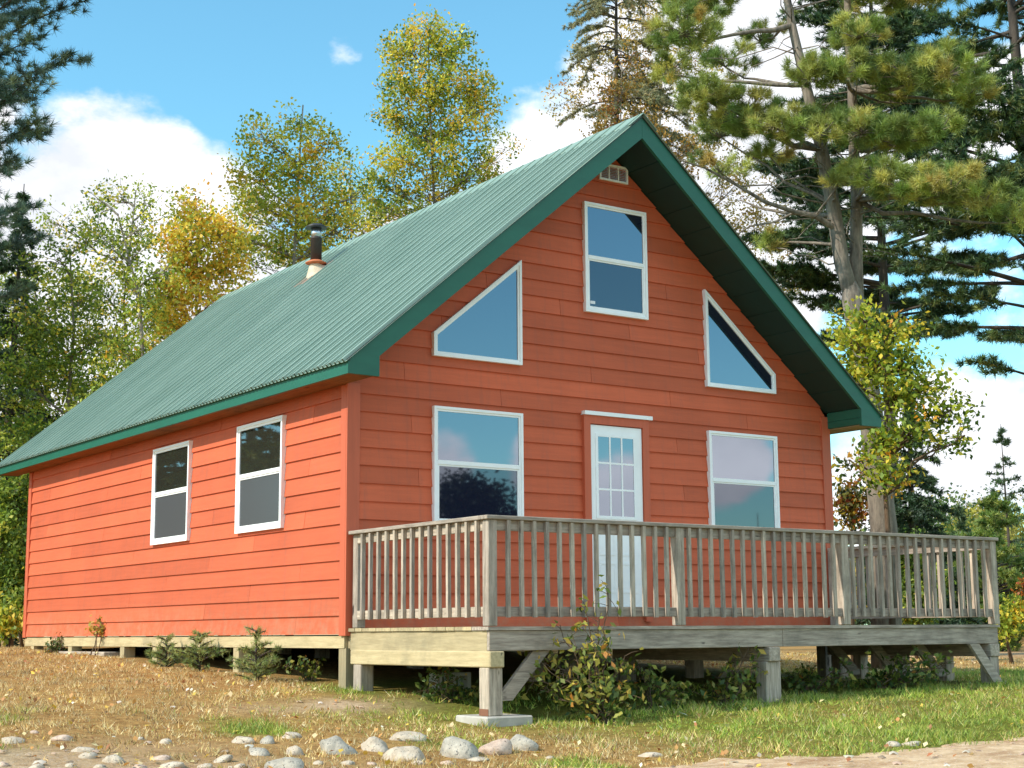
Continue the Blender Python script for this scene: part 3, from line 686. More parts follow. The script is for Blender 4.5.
def conifer(name, label, base, H, rad, start=.15, dz=.42, nb=5, length=.1, width=.012, k=22, pal=None, w=None, droop=.0, rise=.25, density=1., tr=.14, bark='bark_dark', group=None, spread=.9, tip=.0, lo=-99, hi=1e9, shape=1., cat='tree', gap=0., gf=1.):
    root = plant(name, label, cat, base, group); base = np.array(base, float); mb = MB(); lean = rng.normal(size=2)*.012*H
    tz = np.linspace(0, 1, 9); tp = np.array([base+np.array([lean[0]*t, lean[1]*t, H*t]) for t in tz]); tp[0, 2] -= .1
    mb.tube(tp, [tr*(1-t*.93) for t in tz], 8); P, Dn, G = [], [], []
    z = start*H
    while z < H*.985:
        f = (z-start*H)/(H*(1-start)); r = rad*((1-f)**shape)*(.35+.65*min(1, f*5+.35))+tip
        for j in range(nb):
            if rng.random() < gap: continue
            a = rng.uniform(0, 2*math.pi); l = r*rng.uniform(.65, 1.15)
            if l < .12: l = .12
            zz = z+rng.uniform(-.5, .5)*dz; o = base+np.array([lean[0]*zz/H, lean[1]*zz/H, zz])
            if not (lo < o[2] < hi): continue
            t = np.linspace(0, 1, 6)[:, None]; dirv = np.array([math.cos(a), math.sin(a), 0])
            br = o+dirv*l*t; br[:, 2] += (rise*t*l*(1-.35*t)-droop*l*t*t)[:, 0]
            mb.tube(br, np.linspace(.012+.012*l, .004, 6), 4, False)
            ns = max(2, int(l*density*3.2)); sd = np.array([-dirv[1], dirv[0], 0])
            for q in range(ns):
                tt = rng.uniform(.28 if l > 1 else .1, 1.); p = o+dirv*l*tt; p[2] += rise*tt*l*(1-.35*tt)-droop*l*tt*tt
                sl = l*.34*(1.15-tt*.8)*rng.choice([-1, 1])*rng.uniform(.5, 1.1); e = p+sd*sl+dirv*abs(sl)*.6+np.array([0, 0, rise*.25*abs(sl)-droop*.5*abs(sl)])
                mb.tube([p, (p+e)/2, e], [.007, .005, .003], 3, False)
                m = max(2, int(abs(sl)/(length*.55*gf))); s2 = np.linspace(.15, 1, m)[:, None]; P.append(p+(e-p)*s2+rng.normal(size=(m, 3))*length*.18); Dn.append(np.repeat(unit(e-p+np.array([0, 0, .25-droop]))[None], m, 0))
            m = max(2, int(l*.55/(length*.6*gf))); s2 = np.linspace(.45, 1, m); pp = o+dirv*l*s2[:, None]; pp[:, 2] += rise*s2*l*(1-.35*s2)-droop*l*s2*s2; P.append(pp); Dn.append(np.repeat(unit(dirv+np.array([0, 0, .3-droop]))[None], m, 0))
        z += dz*rng.uniform(.75, 1.25)
    mb.build('trunk', M[bark], root); P = np.concatenate(P); Dn = np.concatenate(Dn)
    V, Fc, K = needle_arrays(P, Dn, length, width, k, pick(pal, w, len(P)), spread); put('crown', arrmesh('crown', V, Fc, 3, K), M['needle'], root)
    return root
SPR = lin([(60, 82, 56), (80, 104, 66), (106, 124, 78)]); PIN = lin([(122, 142, 68), (158, 170, 84), (192, 190, 100), (188, 170, 88)]); DPN = lin([(54, 80, 54), (78, 106, 62), (110, 132, 74), (142, 150, 84)])
BPN = lin([(76, 100, 88), (98, 122, 100), (126, 144, 110)])

# --- birches and poplars behind the cabin, left to right
def T(dist, u0, pts, lobes, **k):
    b, tr = stem(u0, dist, pts); kk = dict(jit=.6); L_ = [pxl(q[0], q[1], dist, q[2], q[3], *(q[4:5] or (1.,)), w=(q[5] if len(q) > 5 else None)) for q in lobes]; return b, tr, L_
YW = (1.6, 2.4, 2.6, 2.6, 1.4); GW = (4, 4, 2, .5, .2)
b, tr, lb = T(33, 70, [(72, 560), (66, 430), (74, 330), (70, 255)], [(20, 380, 34, 34), (60, 350, 36, 36), (30, 320, 34, 28, .8), (84, 300, 34, 36, .5), (60, 260, 40, 30, .35), (100, 395, 40, 30), (20, 440, 40, 32, 1, GW), (74, 440, 36, 26, .9, GW), (20, 500, 36, 34, .8, GW), (90, 240, 30, 26, .25), (96, 340, 30, 30, .7)])
broadleaf('birch_tree', 'thin leaved green birch at the left edge with white cloud showing through it', b, tr, lb, dens=.75, leaf=.08, w=(5, 4, 1.2, .3, .1))
b, tr, lb = T(30, 150, [(150, 560), (146, 420), (140, 300), (118, 215)], [(140, 300, 30, 34, .5), (112, 250, 26, 36, .3), (140, 230, 32, 24, .28), (162, 350, 34, 30, .6), (130, 360, 38, 34, .7), (110, 410, 40, 26, .8), (165, 270, 22, 30, .35), (100, 200, 26, 22, .2)])
broadleaf('birch_tree', 'nearly bare slender birch left of the yellow tree, whole crown thin against the cloud', b, tr, lb, dens=.85, leaf=.08, w=(3, 4, 2, 1, .3), trad=.07)
b, tr, lb = T(31, 205, [(205, 560), (200, 400), (196, 300), (198, 230)], [(198, 212, 28, 22, .9, YW), (186, 240, 34, 28, 1.1, YW), (226, 235, 28, 28, 1, YW), (190, 275, 32, 26, 1.1, YW), (170, 300, 26, 26, 1, YW), (225, 270, 28, 22, .8, YW), (176, 330, 26, 20, .9, YW), (215, 300, 30, 20, .7, YW)])
broadleaf('birch_tree', 'golden yellow birch left of the stove pipe', b, tr, lb, dens=1.0, leaf=.09, w=YW, pal=lin([(154, 166, 62), (206, 204, 78), (244, 218, 86), (246, 206, 80), (242, 184, 70)]))
b, tr, lb = T(34, 290, [(292, 560), (290, 400), (294, 260), (300, 150), (303, 105)], [(300, 125, 26, 24, .55), (264, 140, 30, 24, .7), (324, 148, 26, 30, .7), (248, 178, 26, 28, .9), (290, 175, 36, 30, 1.1), (325, 190, 22, 30, .6), (262, 205, 30, 22, .9), (300, 215, 36, 28, 1.1), (335, 215, 22, 24, .5), (280, 248, 32, 22, .9), (320, 250, 30, 20, .7), (350, 225, 24, 22, .35), (362, 190, 18, 24, .25), (250, 240, 26, 18, .6)])
broadleaf('poplar_tree', 'upright yellow green poplar directly behind the stove pipe', b, tr, lb, dens=.7, leaf=.085, w=(1.2, 3.4, 4.6, 2.8, .8))
b, tr, lb = T(36, 440, [(440, 560), (438, 400), (436, 240), (430, 110), (428, 25)], [(430, 26, 26, 18, .8), (408, 50, 32, 26, 1.2), (450, 52, 30, 30, 1.1), (402, 85, 26, 26, 1), (432, 90, 38, 30, 1.2), (470, 90, 26, 32, .8), (395, 120, 22, 24, .9), (425, 130, 34, 26, 1.1), (462, 130, 32, 26, .8), (484, 110, 24, 40, .5), (492, 160, 22, 32, .4), (402, 158, 34, 24, .9), (440, 165, 38, 26, .9), (475, 175, 28, 26, .5), (388, 185, 30, 22, .8), (425, 196, 40, 18, .8), (466, 200, 32, 18, .6), (370, 200, 28, 20, .4), (398, 212, 40, 16, .6)])
broadleaf('poplar_tree', 'tallest yellow and green poplar rising above the middle of the roof ridge', b, tr, lb, dens=.72, leaf=.085, w=(1.6, 4, 3.8, 2.6, .9))
b, tr, lb = T(39, 40, [(42, 560), (40, 430), (36, 300), (30, 240)], [(20, 280, 40, 40, .5), (60, 300, 40, 40, .5), (20, 350, 46, 40, .8), (70, 380, 46, 36, .8), (30, 420, 46, 36, .9), (10, 470, 46, 36, .9), (80, 430, 36, 26, .8)])
broadleaf('birch_tree', 'hazy green birch behind the others at the far left, half hidden by the edge pine', b, tr, lb, dens=.7, leaf=.09, w=(3, 4, 2, .6, .2))
b, tr, lb = T(40, 128, [(130, 560), (128, 430), (124, 300), (136, 190)], [(120, 200, 34, 26, .25), (150, 205, 30, 24, .22), (96, 230, 34, 30, .3), (140, 250, 40, 34, .35), (100, 290, 40, 34, .45), (150, 300, 40, 34, .5), (115, 340, 44, 30, .6), (165, 320, 30, 24, .6), (60, 225, 30, 26, .22)])
broadleaf('birch_tree', 'wide pale birch filling the sky between the bare birch and the golden one', b, tr, lb, dens=.75, leaf=.085, w=(2, 4, 3, 1, .3), trad=.07)
b, tr, lb = T(41, 350, [(350, 560), (350, 400), (352, 280), (350, 170)], [(340, 170, 24, 26, .3), (352, 200, 30, 24, .5), (330, 225, 30, 24, .6), (365, 225, 32, 20, .6), (385, 215, 26, 20, .5), (250, 215, 26, 30, .4), (240, 250, 30, 24, .6), (300, 250, 40, 22, .6), (505, 150, 18, 26, .2), (490, 185, 22, 20, .3)])
broadleaf('poplar_tree', 'thin young poplar filling the gap between the two tall poplars', b, tr, lb, dens=.8, leaf=.085, w=(1.6, 4, 4, 2, .6), trad=.06)
b, tr, lb = T(46, 655, [(655, 500), (650, 250), (660, 120), (664, -20)], [(640, 20, 40, 36, .3), (600, 60, 40, 30, .3), (690, 60, 36, 40, .3), (570, 100, 36, 26, .18), (650, 90, 40, 36, .4), (625, 130, 34, 24, .5), (700, 140, 36, 36, .3), (740, 180, 40, 40, .28), (760, 230, 36, 40, .28), (720, 220, 30, 30, .25), (790, 280, 30, 36, .35)])
broadleaf('birch_tree', 'tall wispy yellowing birch behind the roof peak with thin bare twigs', b, tr, lb, dens=.8, leaf=.09, pal=lin([(136, 130, 60), (176, 156, 76), (204, 172, 84), (214, 180, 96), (176, 130, 70)]), w=(2, 3, 3, 2, 1), trad=.09, twigs=2.)
# --- tall conifers at the left edge
b = at(-96, 640, 32); b[2] = float(h(b[0], b[1]))
conifer('pine_tree', 'blue green pine reaching in over the left edge of the picture', b, 21., 3.1, .26, .62, 6, .20, .016, 44, BPN, (2, 3, 2), rise=1.0, density=2.0, tr=.22, spread=.85, shape=.45, gap=.05, gf=1.5)
b = at(-6, 640, 38); b[2] = float(h(b[0], b[1]))
conifer('spruce_tree', 'dark spruce standing low behind the left edge pine', b, 11.2, 2.4, .06, .36, 8, .14, .035, 20, SPR, (3, 3, 1), droop=.35, rise=.1, density=1.6, tr=.16)
# --- drooping spruce behind the ridge
b = at(618, 640, 43); b[2] = float(h(b[0], b[1]))
conifer('spruce_tree', 'sparse old spruce with drooping boughs behind the roof peak', b, 22., 3.9, .2, .6, 6, .13, .024, 20, lin([(126, 130, 94), (156, 152, 108), (180, 166, 120)]), (3, 3, 2), droop=.5, rise=.14, density=1.6, tr=.2, lo=9, shape=.55)
b, tr, lb = T(39, 610, [(610, 500), (612, 250), (620, 150), (622, 60)], [(615, 100, 24, 26, .6, YW), (605, 130, 30, 18, .7, YW), (632, 60, 24, 32, .4, YW), (640, 120, 24, 24, .5, YW), (660, 150, 24, 30, .3, YW), (690, 150, 26, 40, .25, YW)])
broadleaf('birch_tree', 'thin brownish yellow tree just behind the roof peak', b, tr, lb, dens=.7, leaf=.08, pal=lin([(96, 90, 40), (136, 114, 52), (168, 132, 58), (190, 148, 64), (150, 100, 48)]), w=(1, 2, 3, 2, 1.5), trad=.06)

# --- the big forked pine right of the cabin
def forked_pine():
    DI = 24.0; p = lambda u, v, d=0.: at(u, v, DI+d)
    b = p(886, 640); b[2] = float(h(b[0], b[1]))-.1
    root = plant('pine_tree', 'large pine with a forked trunk and pale yellow green needles right of the cabin', 'tree', b)
    mb = MB()
    mb.tube([b, p(884, 530), p(874, 440), p(864, 360), p(852, 296), p(849, 276)], [.25, .205, .19, .185, .17, .06], 12)
    A = [p(856, 312), p(842, 262), p(833, 205), p(822, 150), p(806, 85), p(792, 25), p(780, -40), p(768, -130)]
    B = [p(857, 312, .05), p(856, 255, .2), p(857, 200, .3), p(854, 150, .3), p(852, 90, .3), p(848, 20, .3), p(846, -50, .3), p(842, -150, .3)]
    mb.tube(A, [.13, .125, .115, .10, .085, .07, .055, .02], 9); mb.tube(B, [.12, .105, .095, .085, .075, .06, .05, .02], 9)
    def limb(pts, r0, r1=.012): mb.tube(pts, np.linspace(r0, r1, len(pts)), 6, False)
    limb([p(838, 230), p(815, 216, -.3), p(795, 212, -.5), p(765, 202, -.8), p(735, 184, -1.), p(705, 168, -1.2), p(680, 160, -1.3)], .055)
    limb([p(836, 216), p(812, 214, .4), p(785, 213, .7), p(760, 208, 1.), p(740, 200, 1.2)], .04)
    limb([p(842, 245), p(815, 243, .4), p(790, 242, .6), p(765, 248, .8)], .03); limb([p(815, 216, -.3), p(835, 190, -.6), p(828, 175, -.8)], .02)
    limb([p(795, 212, -.5), p(775, 222, -.2), p(750, 226, 0), p(735, 236, .2)], .02)
    pads = []
    def pad(u, v, ru, rv, d, src, r0=.045, n=1., w=(2.6, 3.2, 1.9, .15)):
        c = p(u, v, d); s = DI/FPX
        limb(curve(src, c+np.array([0, 0, -.12]), -.03, 6, .05), r0); pads.append((c, ru*s, rv*s, n, w))
    pad(685, 28, 46, 26, -1.2, A[5], .05); pad(725, 60, 40, 16, .8, A[4], .035, .5); pad(760, 35, 34, 18, .9, A[5], .03, .45); pad(705, 92, 44, 18, -.9, A[3], .045); pad(745, 112, 50, 24, -.5, A[3], .045, 1.); pad(785, 124, 40, 18, -1., A[3], .04)
    pad(720, 130, 40, 14, .6, A[2], .03, .6); pad(700, 0, 50, 18, .6, A[6], .04, .7); pad(668, 66, 26, 22, -.2, A[4], .04, .7)
    pad(836, 66, 40, 18, -.8, B[4], .04); pad(808, 72, 28, 16, -1., A[4], .04, .9); pad(905, 72, 44, 20, -.4, B[4], .05); pad(945, 68, 40, 26, -.8, B[4], .05); pad(965, 90, 34, 14, .2, B[4], .04)
    pad(862, 126, 36, 22, -.9, B[3], .045); pad(905, 134, 42, 18, -.7, B[3], .045); pad(938, 124, 26, 16, -1., B[3], .04); pad(820, 128, 30, 16, -1.2, A[3], .03, .9); pad(830, 112, 22, 12, -.6, A[3], .03, .6)
    pad(870, 172, 34, 16, -.8, B[2], .04, .8); pad(905, 184, 40, 18, -.8, B[2], .05); pad(950, 186, 44, 18, -1., B[2], .05); pad(985, 196, 28, 20, -.9, B[2], .045); pad(1015, 215, 22, 26, -.7, B[2], .04, .9)
    pad(860, 30, 34, 18, -.8, B[5], .04); pad(890, 96, 26, 10, .4, B[4], .03, .7); pad(880, -10, 50, 24, .2, B[6], .05); pad(940, -20, 50, 24, -.2, B[6], .05); pad(740, -40, 60, 24, 0, A[6], .05); pad(800, -20, 30, 14, .9, A[6], .04, .4)
    pad(770, 150, 40, 10, .5, A[2], .02, .35, (1, 1, 2, 3)); pad(720, 165, 40, 16, -1.1, A[2], .015, .16, (1, 1, 2, 3)); pad(770, 240, 24, 14, .6, A[1], .015, .35, (1, 1, 2, 3)); pad(835, 180, 16, 8, -.7, A[2], .015, .5)
    P, Dn, K = [], [], []
    for c, rx, rz, nn, w in pads:
        m = int(105*nn*(rx*rx)/(.3*.3)*.36)+14; q = unit(rng.normal(size=(m, 3)))*(rng.random((m, 1))**.4); pts = c+q*np.array([rx, rx, rz])
        # gather into sprays: shift tufts towards a few spray centres
        ns = max(5, int(m/8)); sc = pts[rng.integers(0, m, ns)]; near = np.argmin(((pts[:, None]-sc[None])**2).sum(2), 1); pts = pts+(sc[near]-pts)*.45
        for j in range(ns): mb.tube(curve(c+np.array([0, 0, -.12]), sc[j], .03, 4, .06), [.013, .010, .007, .005], 3, False)
        P.append(pts); Dn.append(unit((pts-c)*np.array([1, 1, .6])/rx+np.array([0, 0, .75]))); kc = pick(PIN, w, ns, .1); K.append(kc[near]*rng.uniform(.75, 1.3, (m, 1)))
    # dead twigs along both stems
    for s_ in (A, B):
        for i in range(1, 7):
            for j in range(9):
                t = rng.random(); o = s_[i]*(1-t)+s_[i+1 if i < 7 else i]*t; d = unit(rng.normal(size=3)*np.array([1, 1, .3]))*rng.uniform(.5, 1.6); mb.tube(curve(o, o+d, .06, 4, .1), [.014, .01, .007, .004], 4, False)
    mb.build('trunk', M['bark'], root)
    V, Fc, C_ = needle_arrays(np.concatenate(P), np.concatenate(Dn), .15, .0085, 46, np.concatenate(K), .9); put('crown', arrmesh('crown', V, Fc, 3, C_), M['needle'], root)
forked_pine()
# --- dark pine on the far right, and others behind it
b = at(1066, 640, 31); b[2] = float(h(b[0], b[1]))
conifer('pine_tree', 'big dark green pine at the right edge with level boughs', b, 19., 4.0, .29, .62, 6, .16, .022, 28, DPN, (2.5, 3, 2, 1), rise=.2, density=1.8, tr=.24, shape=.45, spread=.9, bark='bark_dark', gap=.1)
b = at(915, 640, 36); b[2] = float(h(b[0], b[1]))
conifer('spruce_tree', 'dark spruce behind the forked pine trunk with boughs down to the railing', b, 6.4, 1.7, .04, .28, 8, .13, .034, 20, SPR, (4, 2, .6), droop=.3, rise=.1, density=1.8, tr=.14)
b = at(900, 640, 40); b[2] = float(h(b[0], b[1]))
conifer('pine_tree', 'shaded pine filling the gap between the forked pine and the right edge pine', b, 21., 3.9, .37, .6, 6, .17, .026, 28, DPN, (4, 3, 1, .3), rise=.2, density=2.4, tr=.2, shape=.5, spread=.8)
# --- young maple in front of the pine trunk
b, tr, lb = T(22.4, 893, [(890, 560), (884, 470), (888, 390), (880, 330)], [(860, 320, 30, 20, 1, (1, 3, 4, 2, .2)), (850, 345, 32, 22, 1.1, (1, 3, 4, 2, .4)), (890, 335, 30, 22, 1), (870, 370, 34, 20, 1.2), (905, 365, 32, 22, 1.1), (925, 385, 30, 18, 1), (895, 400, 34, 20, 1), (950, 410, 32, 18, .8, GW), (915, 430, 34, 16, .8, GW), (965, 435, 20, 14, .6, GW), (880, 440, 24, 22, 1.1), (888, 475, 26, 22, 1.1), (940, 445, 24, 12, .5, GW), (850, 460, 16, 12, .4, GW), (840, 375, 22, 16, .7)])
broadleaf('maple_tree', 'young bright yellow green maple in front of the forked pine trunk', b, tr, lb, dens=1.0, leaf=.08, pal=lin([(76, 100, 34), (138, 158, 48), (186, 190, 58), (224, 202, 66), (226, 160, 54)]), w=(1.6, 4, 4, 1.8, .3), trad=.05, clus=.18, per=12, bark='twig')
# --- low trees and bushes beyond the right end of the cabin
def bush(name, label, u, v, dist, ru, rv, pal, w, leaf=.08, dens=1., cat='bush', n=5, bark='twig', group=None):
    b = at(u, 640, dist); b[2] = float(h(b[0], b[1])); top = at(u, v, dist)
    L_ = [pxl(u+rng.uniform(-.6, .6)*ru, v+rng.uniform(-.55, .8)*rv, dist, ru*.45, rv*.42, 1., w=w) for _ in range(n)]
    tr = [b-np.array([0, 0, .1]), (b+top)/2+rng.normal(size=3)*.08, top]
    return broadleaf(name, label, b, tr, L_, dens=dens, leaf=leaf, pal=pal, w=w, cat=cat, bark=bark, trad=.035, clus=.15, per=12, twigs=.6, group=group)
AUT = lin([(70, 78, 36), (118, 112, 42), (178, 150, 50), (196, 120, 46), (150, 70, 42)])
bush('bush', 'yellow and rust leaved bush between the cabin wall and the pine trunk', 852, 490, 27, 26, 46, AUT, (2, 3, 3, 1.6, 1.2), dens=.9)
bush('bush', 'orange red sapling seen through the railing right of the wall', 838, 600, 25, 14, 26, AUT, (1, 1, 2, 3, 2.5), dens=.8, n=4)
bush('bush', 'dark green bush seen through the railing near the pine', 915, 575, 30, 44, 50, GRN, (6, 3, .6, .1, .01), dens=1.1, n=8)
bush('bush', 'yellow green low bush at the right edge beside the deck', 1012, 610, 28, 22, 28, GRN, (2, 4, 3, 1, .3), dens=.9)
bush('bush', 'reddish leaved bush at the right edge above the yellow green one', 1024, 592, 33, 9, 18, AUT, (1, 2, 2, 2.5, 1.6), dens=.7)
b = at(1000, 640, 42); b[2] = float(h(b[0], b[1]))
conifer('pine_tree', 'soft young pine behind the right end of the railing', b, 4.0, 1.9, .02, .28, 7, .16, .03, 22, lin([(96, 124, 56), (126, 148, 66), (158, 168, 80)]), (3, 3, 2), rise=.3, density=1.7, tr=.08, shape=.6)
b = at(1016, 640, 58); b[2] = float(h(b[0], b[1]))
conifer('pine_tree', 'small thin topped pine alone on the skyline at the right', b, 7.9, 1.3, .30, .5, 3, .18, .04, 16, SPR, (2, 3, 1), rise=.2, density=1.0, tr=.09, shape=.8)
b = at(966, 640, 64); b[2] = float(h(b[0], b[1]))
conifer('spruce_tree', 'pointed spruce among the distant autumn trees at the right', b, 5.7, 1.6, .02, .35, 6, .2, .06, 14, SPR, (2, 3, 2), droop=.2, rise=.1, density=1.5, tr=.1)
# --- far woods: one mass behind everything
def woods():
    V, Fc, K = [], [], []; mb = MB(); n0 = 0
    pal = lin([(84, 108, 52), (122, 138, 60), (176, 166, 70), (212, 182, 76), (70, 92, 54)])
    for i in range(170):
        far = i < 90; u = rng.uniform(880, 1500) if far else rng.uniform(-450, 900); dist = rng.uniform(70, 130); b = at(u, 640, dist); b[2] = -.6; H = rng.uniform(5.5, 9.5)*(dist/95)
        if 0 < u < 900: H *= .8
        kc = pick(pal, (3, 3, 2.5, 2, 2.5), 1)[0]; m = 1700 if far else 350; rx = H*rng.uniform(.26, .36)
        q = unit(rng.normal(size=(m, 3)))*(rng.random((m, 1))**.33); lob = vnoise(q[:, 0]*3+i, q[:, 2]*3+q[:, 1]*2, 1.)[:, None]; c = b+np.array([0, 0, H*.55])+q*(.7+.5*lob)*np.array([rx, rx, H*.46])
        v, f, k_ = leaf_arrays(c, .27 if far else .5, np.repeat(kc[None], m, 0)*rng.uniform(.6, 1.35, (m, 1))); V.append(v); Fc.append(f+n0); K.append(k_); n0 += len(v)
    me = arrmesh('woods', np.concatenate(V), np.concatenate(Fc), 4, np.clip(np.concatenate(K), 0, 1)); tag(link('woods', me, M['leaf']), 'distant autumn woods along the skyline behind the cabin', 'woods', kind='stuff')
woods()
# --- left edge undergrowth
bush('bush', 'dark leafy bush behind the rear corner of the cabin', 0, 560, 29, 34, 60, GRN, (7, 3, .5, .1, .01), dens=1.2, n=9)
bush('bush', 'tall dark shrub at the left edge below the birch', 12, 500, 31, 30, 50, GRN, (6, 4, .6, .2, .01), dens=.9, n=8)
bush('bush', 'small bright yellow green bush at the left edge on the ground', 6, 628, 26.5, 18, 22, GRN, (1, 3, 4, 1.5, .2), dens=1.1, n=6)
bush('bush', 'green bush touching the rear wall corner at the left', 24, 615, 27.5, 14, 30, GRN, (4, 4, 1, .2, .01), dens=1., n=6)
# trees that the window panes mirror
for i, (x, y, H, lab) in enumerate(((-6.2, 20.5, 15, 'dark spruce mirrored in the left side windows'), (-9.2, 21.5, 17, 'taller dark spruce behind the one mirrored in the left side windows'), (-3.6, 24, 12, 'slim dark spruce left of the cabin, out past its rear corner'))):
    conifer('spruce_tree', lab, (x, y, float(h(x, y))), H, 3.6, .03, .42, 8, .16, .055, 16, lin([(70, 96, 50), (104, 122, 60), (146, 146, 70)]), (3, 3, 1.5), droop=.25, rise=.1, density=1.5, tr=.18)
for i, (x, y, H, lab) in enumerate(((31, -45, 7.4, 'dark round tree mirrored in the near front window'), (36, -46, 6.4, 'lower round tree beside the one mirrored in the near front window'), (44, -40, 6.5, 'shortest round tree of the three across the sandy track from the cabin front'))):
    b = np.array([x, y, float(h(x, y))]); tr = [b, b+np.array([0, 0, H*.5]), b+np.array([0, 0, H*.95])]
    L_ = [(b+np.array([rng.uniform(-1, 1)*H*.22, rng.uniform(-1, 1)*H*.22, H*rng.uniform(.35, .9)]), H*.17, H*.15) for _ in range(9)]
    broadleaf('round_tree', lab, b, tr, L_, leaf=.22, dens=1.3, pal=lin([(40, 52, 26), (56, 66, 30), (80, 84, 40), (90, 84, 40), (90, 70, 40)]), w=(6, 3, .5, .2, .1), clus=.4, per=14, bark='twig')  # leaf palette darkened: backlit shade put into the colour

# --- shrubs at the deck
def shrub(name, label, base, stems, leaf, pal, w, per=26, spread=.10, cat='shrub', group=None, bare=0.):
    root = plant(name, label, cat, base, group); mb = MB(); C, K = [], []
    for top, lean in stems:
        b0 = np.array(base)+np.array([rng.normal()*.05, rng.normal()*.05, -.03]); pts = curve(b0, top, lean, 7, .05); mb.tube(pts, np.linspace(.010, .003, 7), 5, False)
        for j in range(per):
            t = bare+(1-bare)*rng.random()**.8; k = min(5, int(t*6)); p = pts[k]+(pts[k+1]-pts[k])*(t*6-k); d = unit(rng.normal(size=3)*np.array([1, 1, .5]))*rng.uniform(.4, 1.5)*spread; e = p+d+np.array([0, 0, .02])
            mb.tube([p, (p+e)/2+np.array([0, 0, .01]), e], [.0035, .003, .002], 3, False)
            m = rng.integers(2, 5); C.append(e+rng.normal(size=(m, 3))*.03); K.append(pick(pal, w if t > .5 else tuple(np.array(w)*np.array([2.2, 1.4, .7, .5, .5])[:len(w)]), m))
    mb.build('stem', M['twig'], root); V, Fc, K_ = leaf_arrays(np.concatenate(C), leaf, np.concatenate(K), .5, .2); put('foliage', arrmesh('foliage', V, Fc, 4, K_), M['leaf'], root)
    return root
SHR = lin([(78, 102, 42), (120, 134, 54), (176, 170, 76), (214, 186, 88), (214, 150, 66)])
def g2(u, v): p = gnd(u, v); p[2] = float(h(p[0], p[1])); return p
def tops(b, lst): 
    dist = math.hypot(b[0]-CAM[0], b[1]-CAM[1]); return [(at(u, v, dist+dd), ln) for u, v, dd, ln in lst]
b = np.array([1.05, -2.85, 0]); b[2] = float(h(b[0], b[1]))
shrub('shrub', 'tall leggy yellow green shrub in front of the deck beside the near corner post', b, tops(b, [(608, 588, 0, .05), (598, 618, .1, .08), (570, 640, -.1, .1), (540, 655, .1, .12), (625, 655, 0, .12), (560, 625, 0, .05), (585, 660, -.2, .05), (605, 680, .0, .1), (540, 690, .0, .1), (520, 680, 0, .15), (575, 690, -.1, .1), (630, 690, 0, .1), (560, 700, -.1, .1), (592, 640, -.1, .05), (585, 605, 0, .06), (550, 672, -.15, .1), (528, 662, .1, .1), (596, 700, -.15, .1)]), .08, SHR, (1.5, 3, 3.6, 1.8, .4), 17, .13)
b = np.array([1.95, -2.45, 0]); b[2] = float(h(b[0], b[1]))
shrub('shrub', 'dark green low shrub under the deck between the tall shrub and the middle post', b, tops(b, [(650, 670, 0, .1), (665, 690, 0, .1), (640, 690, .1, .1), (690, 690, .2, .1), (635, 665, .2, .1), (675, 700, 0, .1)]), .08, SHR, (3, 4, 2, .4, .1), 18, .12)
b = np.array([2.9, -2.35, 0]); b[2] = float(h(b[0], b[1]))
shrub('shrub', 'pale leaved shrub under the deck just left of the middle post', b, tops(b, [(748, 650, 0, .1), (735, 665, 0, .1), (722, 680, .1, .1), (750, 680, .2, .1), (710, 690, .2, .1), (758, 665, .1, .1)]), .08, SHR, (2, 3, 3, .8, .2), 15, .12)
b = np.array([5.3, -2.2, 0]); b[2] = float(h(b[0], b[1]))
shrub('shrub', 'leafy green shrub under the right end of the deck beside the brace', b, tops(b, [(905, 660, 0, .1), (925, 660, 0, .1), (945, 668, .1, .1), (900, 680, .2, .1), (935, 680, .2, .1), (955, 664, .1, .1), (885, 672, .1, .1), (915, 684, 0, .1)]), .085, SHR, (4, 4, 1.4, .3, .1), 18, .14)
b = np.array([4.2, -2.0, 0]); b[2] = float(h(b[0], b[1]))
shrub('shrub', 'shaded sparse weeds under the deck right of the middle post', b, tops(b, [(850, 680, 0, .1), (870, 668, 0, .1), (835, 685, .1, .1), (820, 688, .2, .1)]), .07, SHR, (4, 3, 1, .3, .1), 18, .14)
b = np.array([.35, -1.2, 0]); b[2] = float(h(b[0], b[1]))
shrub('shrub', 'shaded weeds under the left end of the deck', b, tops(b, [(435, 672, 0, .1), (450, 668, 0, .1), (425, 690, .1, .1), (460, 690, .2, .1), (470, 700, .1, .1)]), .065, SHR, (4, 3, 1, .3, .1), 20, .14)
b = np.array([-.16, 6.9, 0]); b[2] = float(h(b[0], b[1]))
shrub('shrub', 'thin yellow leaved sprig against the long wall near the rear corner', b, tops(b, [(102, 622, 0, .02), (106, 628, 0, .02), (98, 630, 0, .02)]), .07, SHR, (.2, .6, 2, 4, 1), 16, .10, bare=.75)
b = np.array([-.2, 8.6, 0]); b[2] = float(h(b[0], b[1]))
shrub('shrub', 'small green and pink weed at the foot of the rear end of the long wall', b, tops(b, [(70, 636, 0, .05), (64, 642, 0, .05), (78, 640, 0, .05), (70, 648, 0, .05)]), .07, lin([(80, 100, 44), (110, 124, 52), (150, 130, 70), (190, 130, 100), (180, 110, 90)]), (3, 3, 1, 1, .6), 16, .08)
for u, v, dd, H, r, lab in ((256, 682, .0, .62, .34, 'bushy little spruce seedling nearest the front corner along the long wall'), (200, 671, .0, .50, .32, 'little spruce seedling left of the bushiest one along the long wall'), (166, 667, .0, .46, .26, 'smallest spruce seedling, farthest to the rear along the long wall')):
    p = g2(u, v); conifer('spruce_seedling', lab, p, H*.8, r*1.35, .02, .075, 4, .055, .005, 16, lin([(124, 146, 78), (158, 172, 96), (190, 190, 118)]), (2, 3, 2), rise=.6, density=6., tr=.012, group='spruce seedlings along the long wall', cat='seedling')
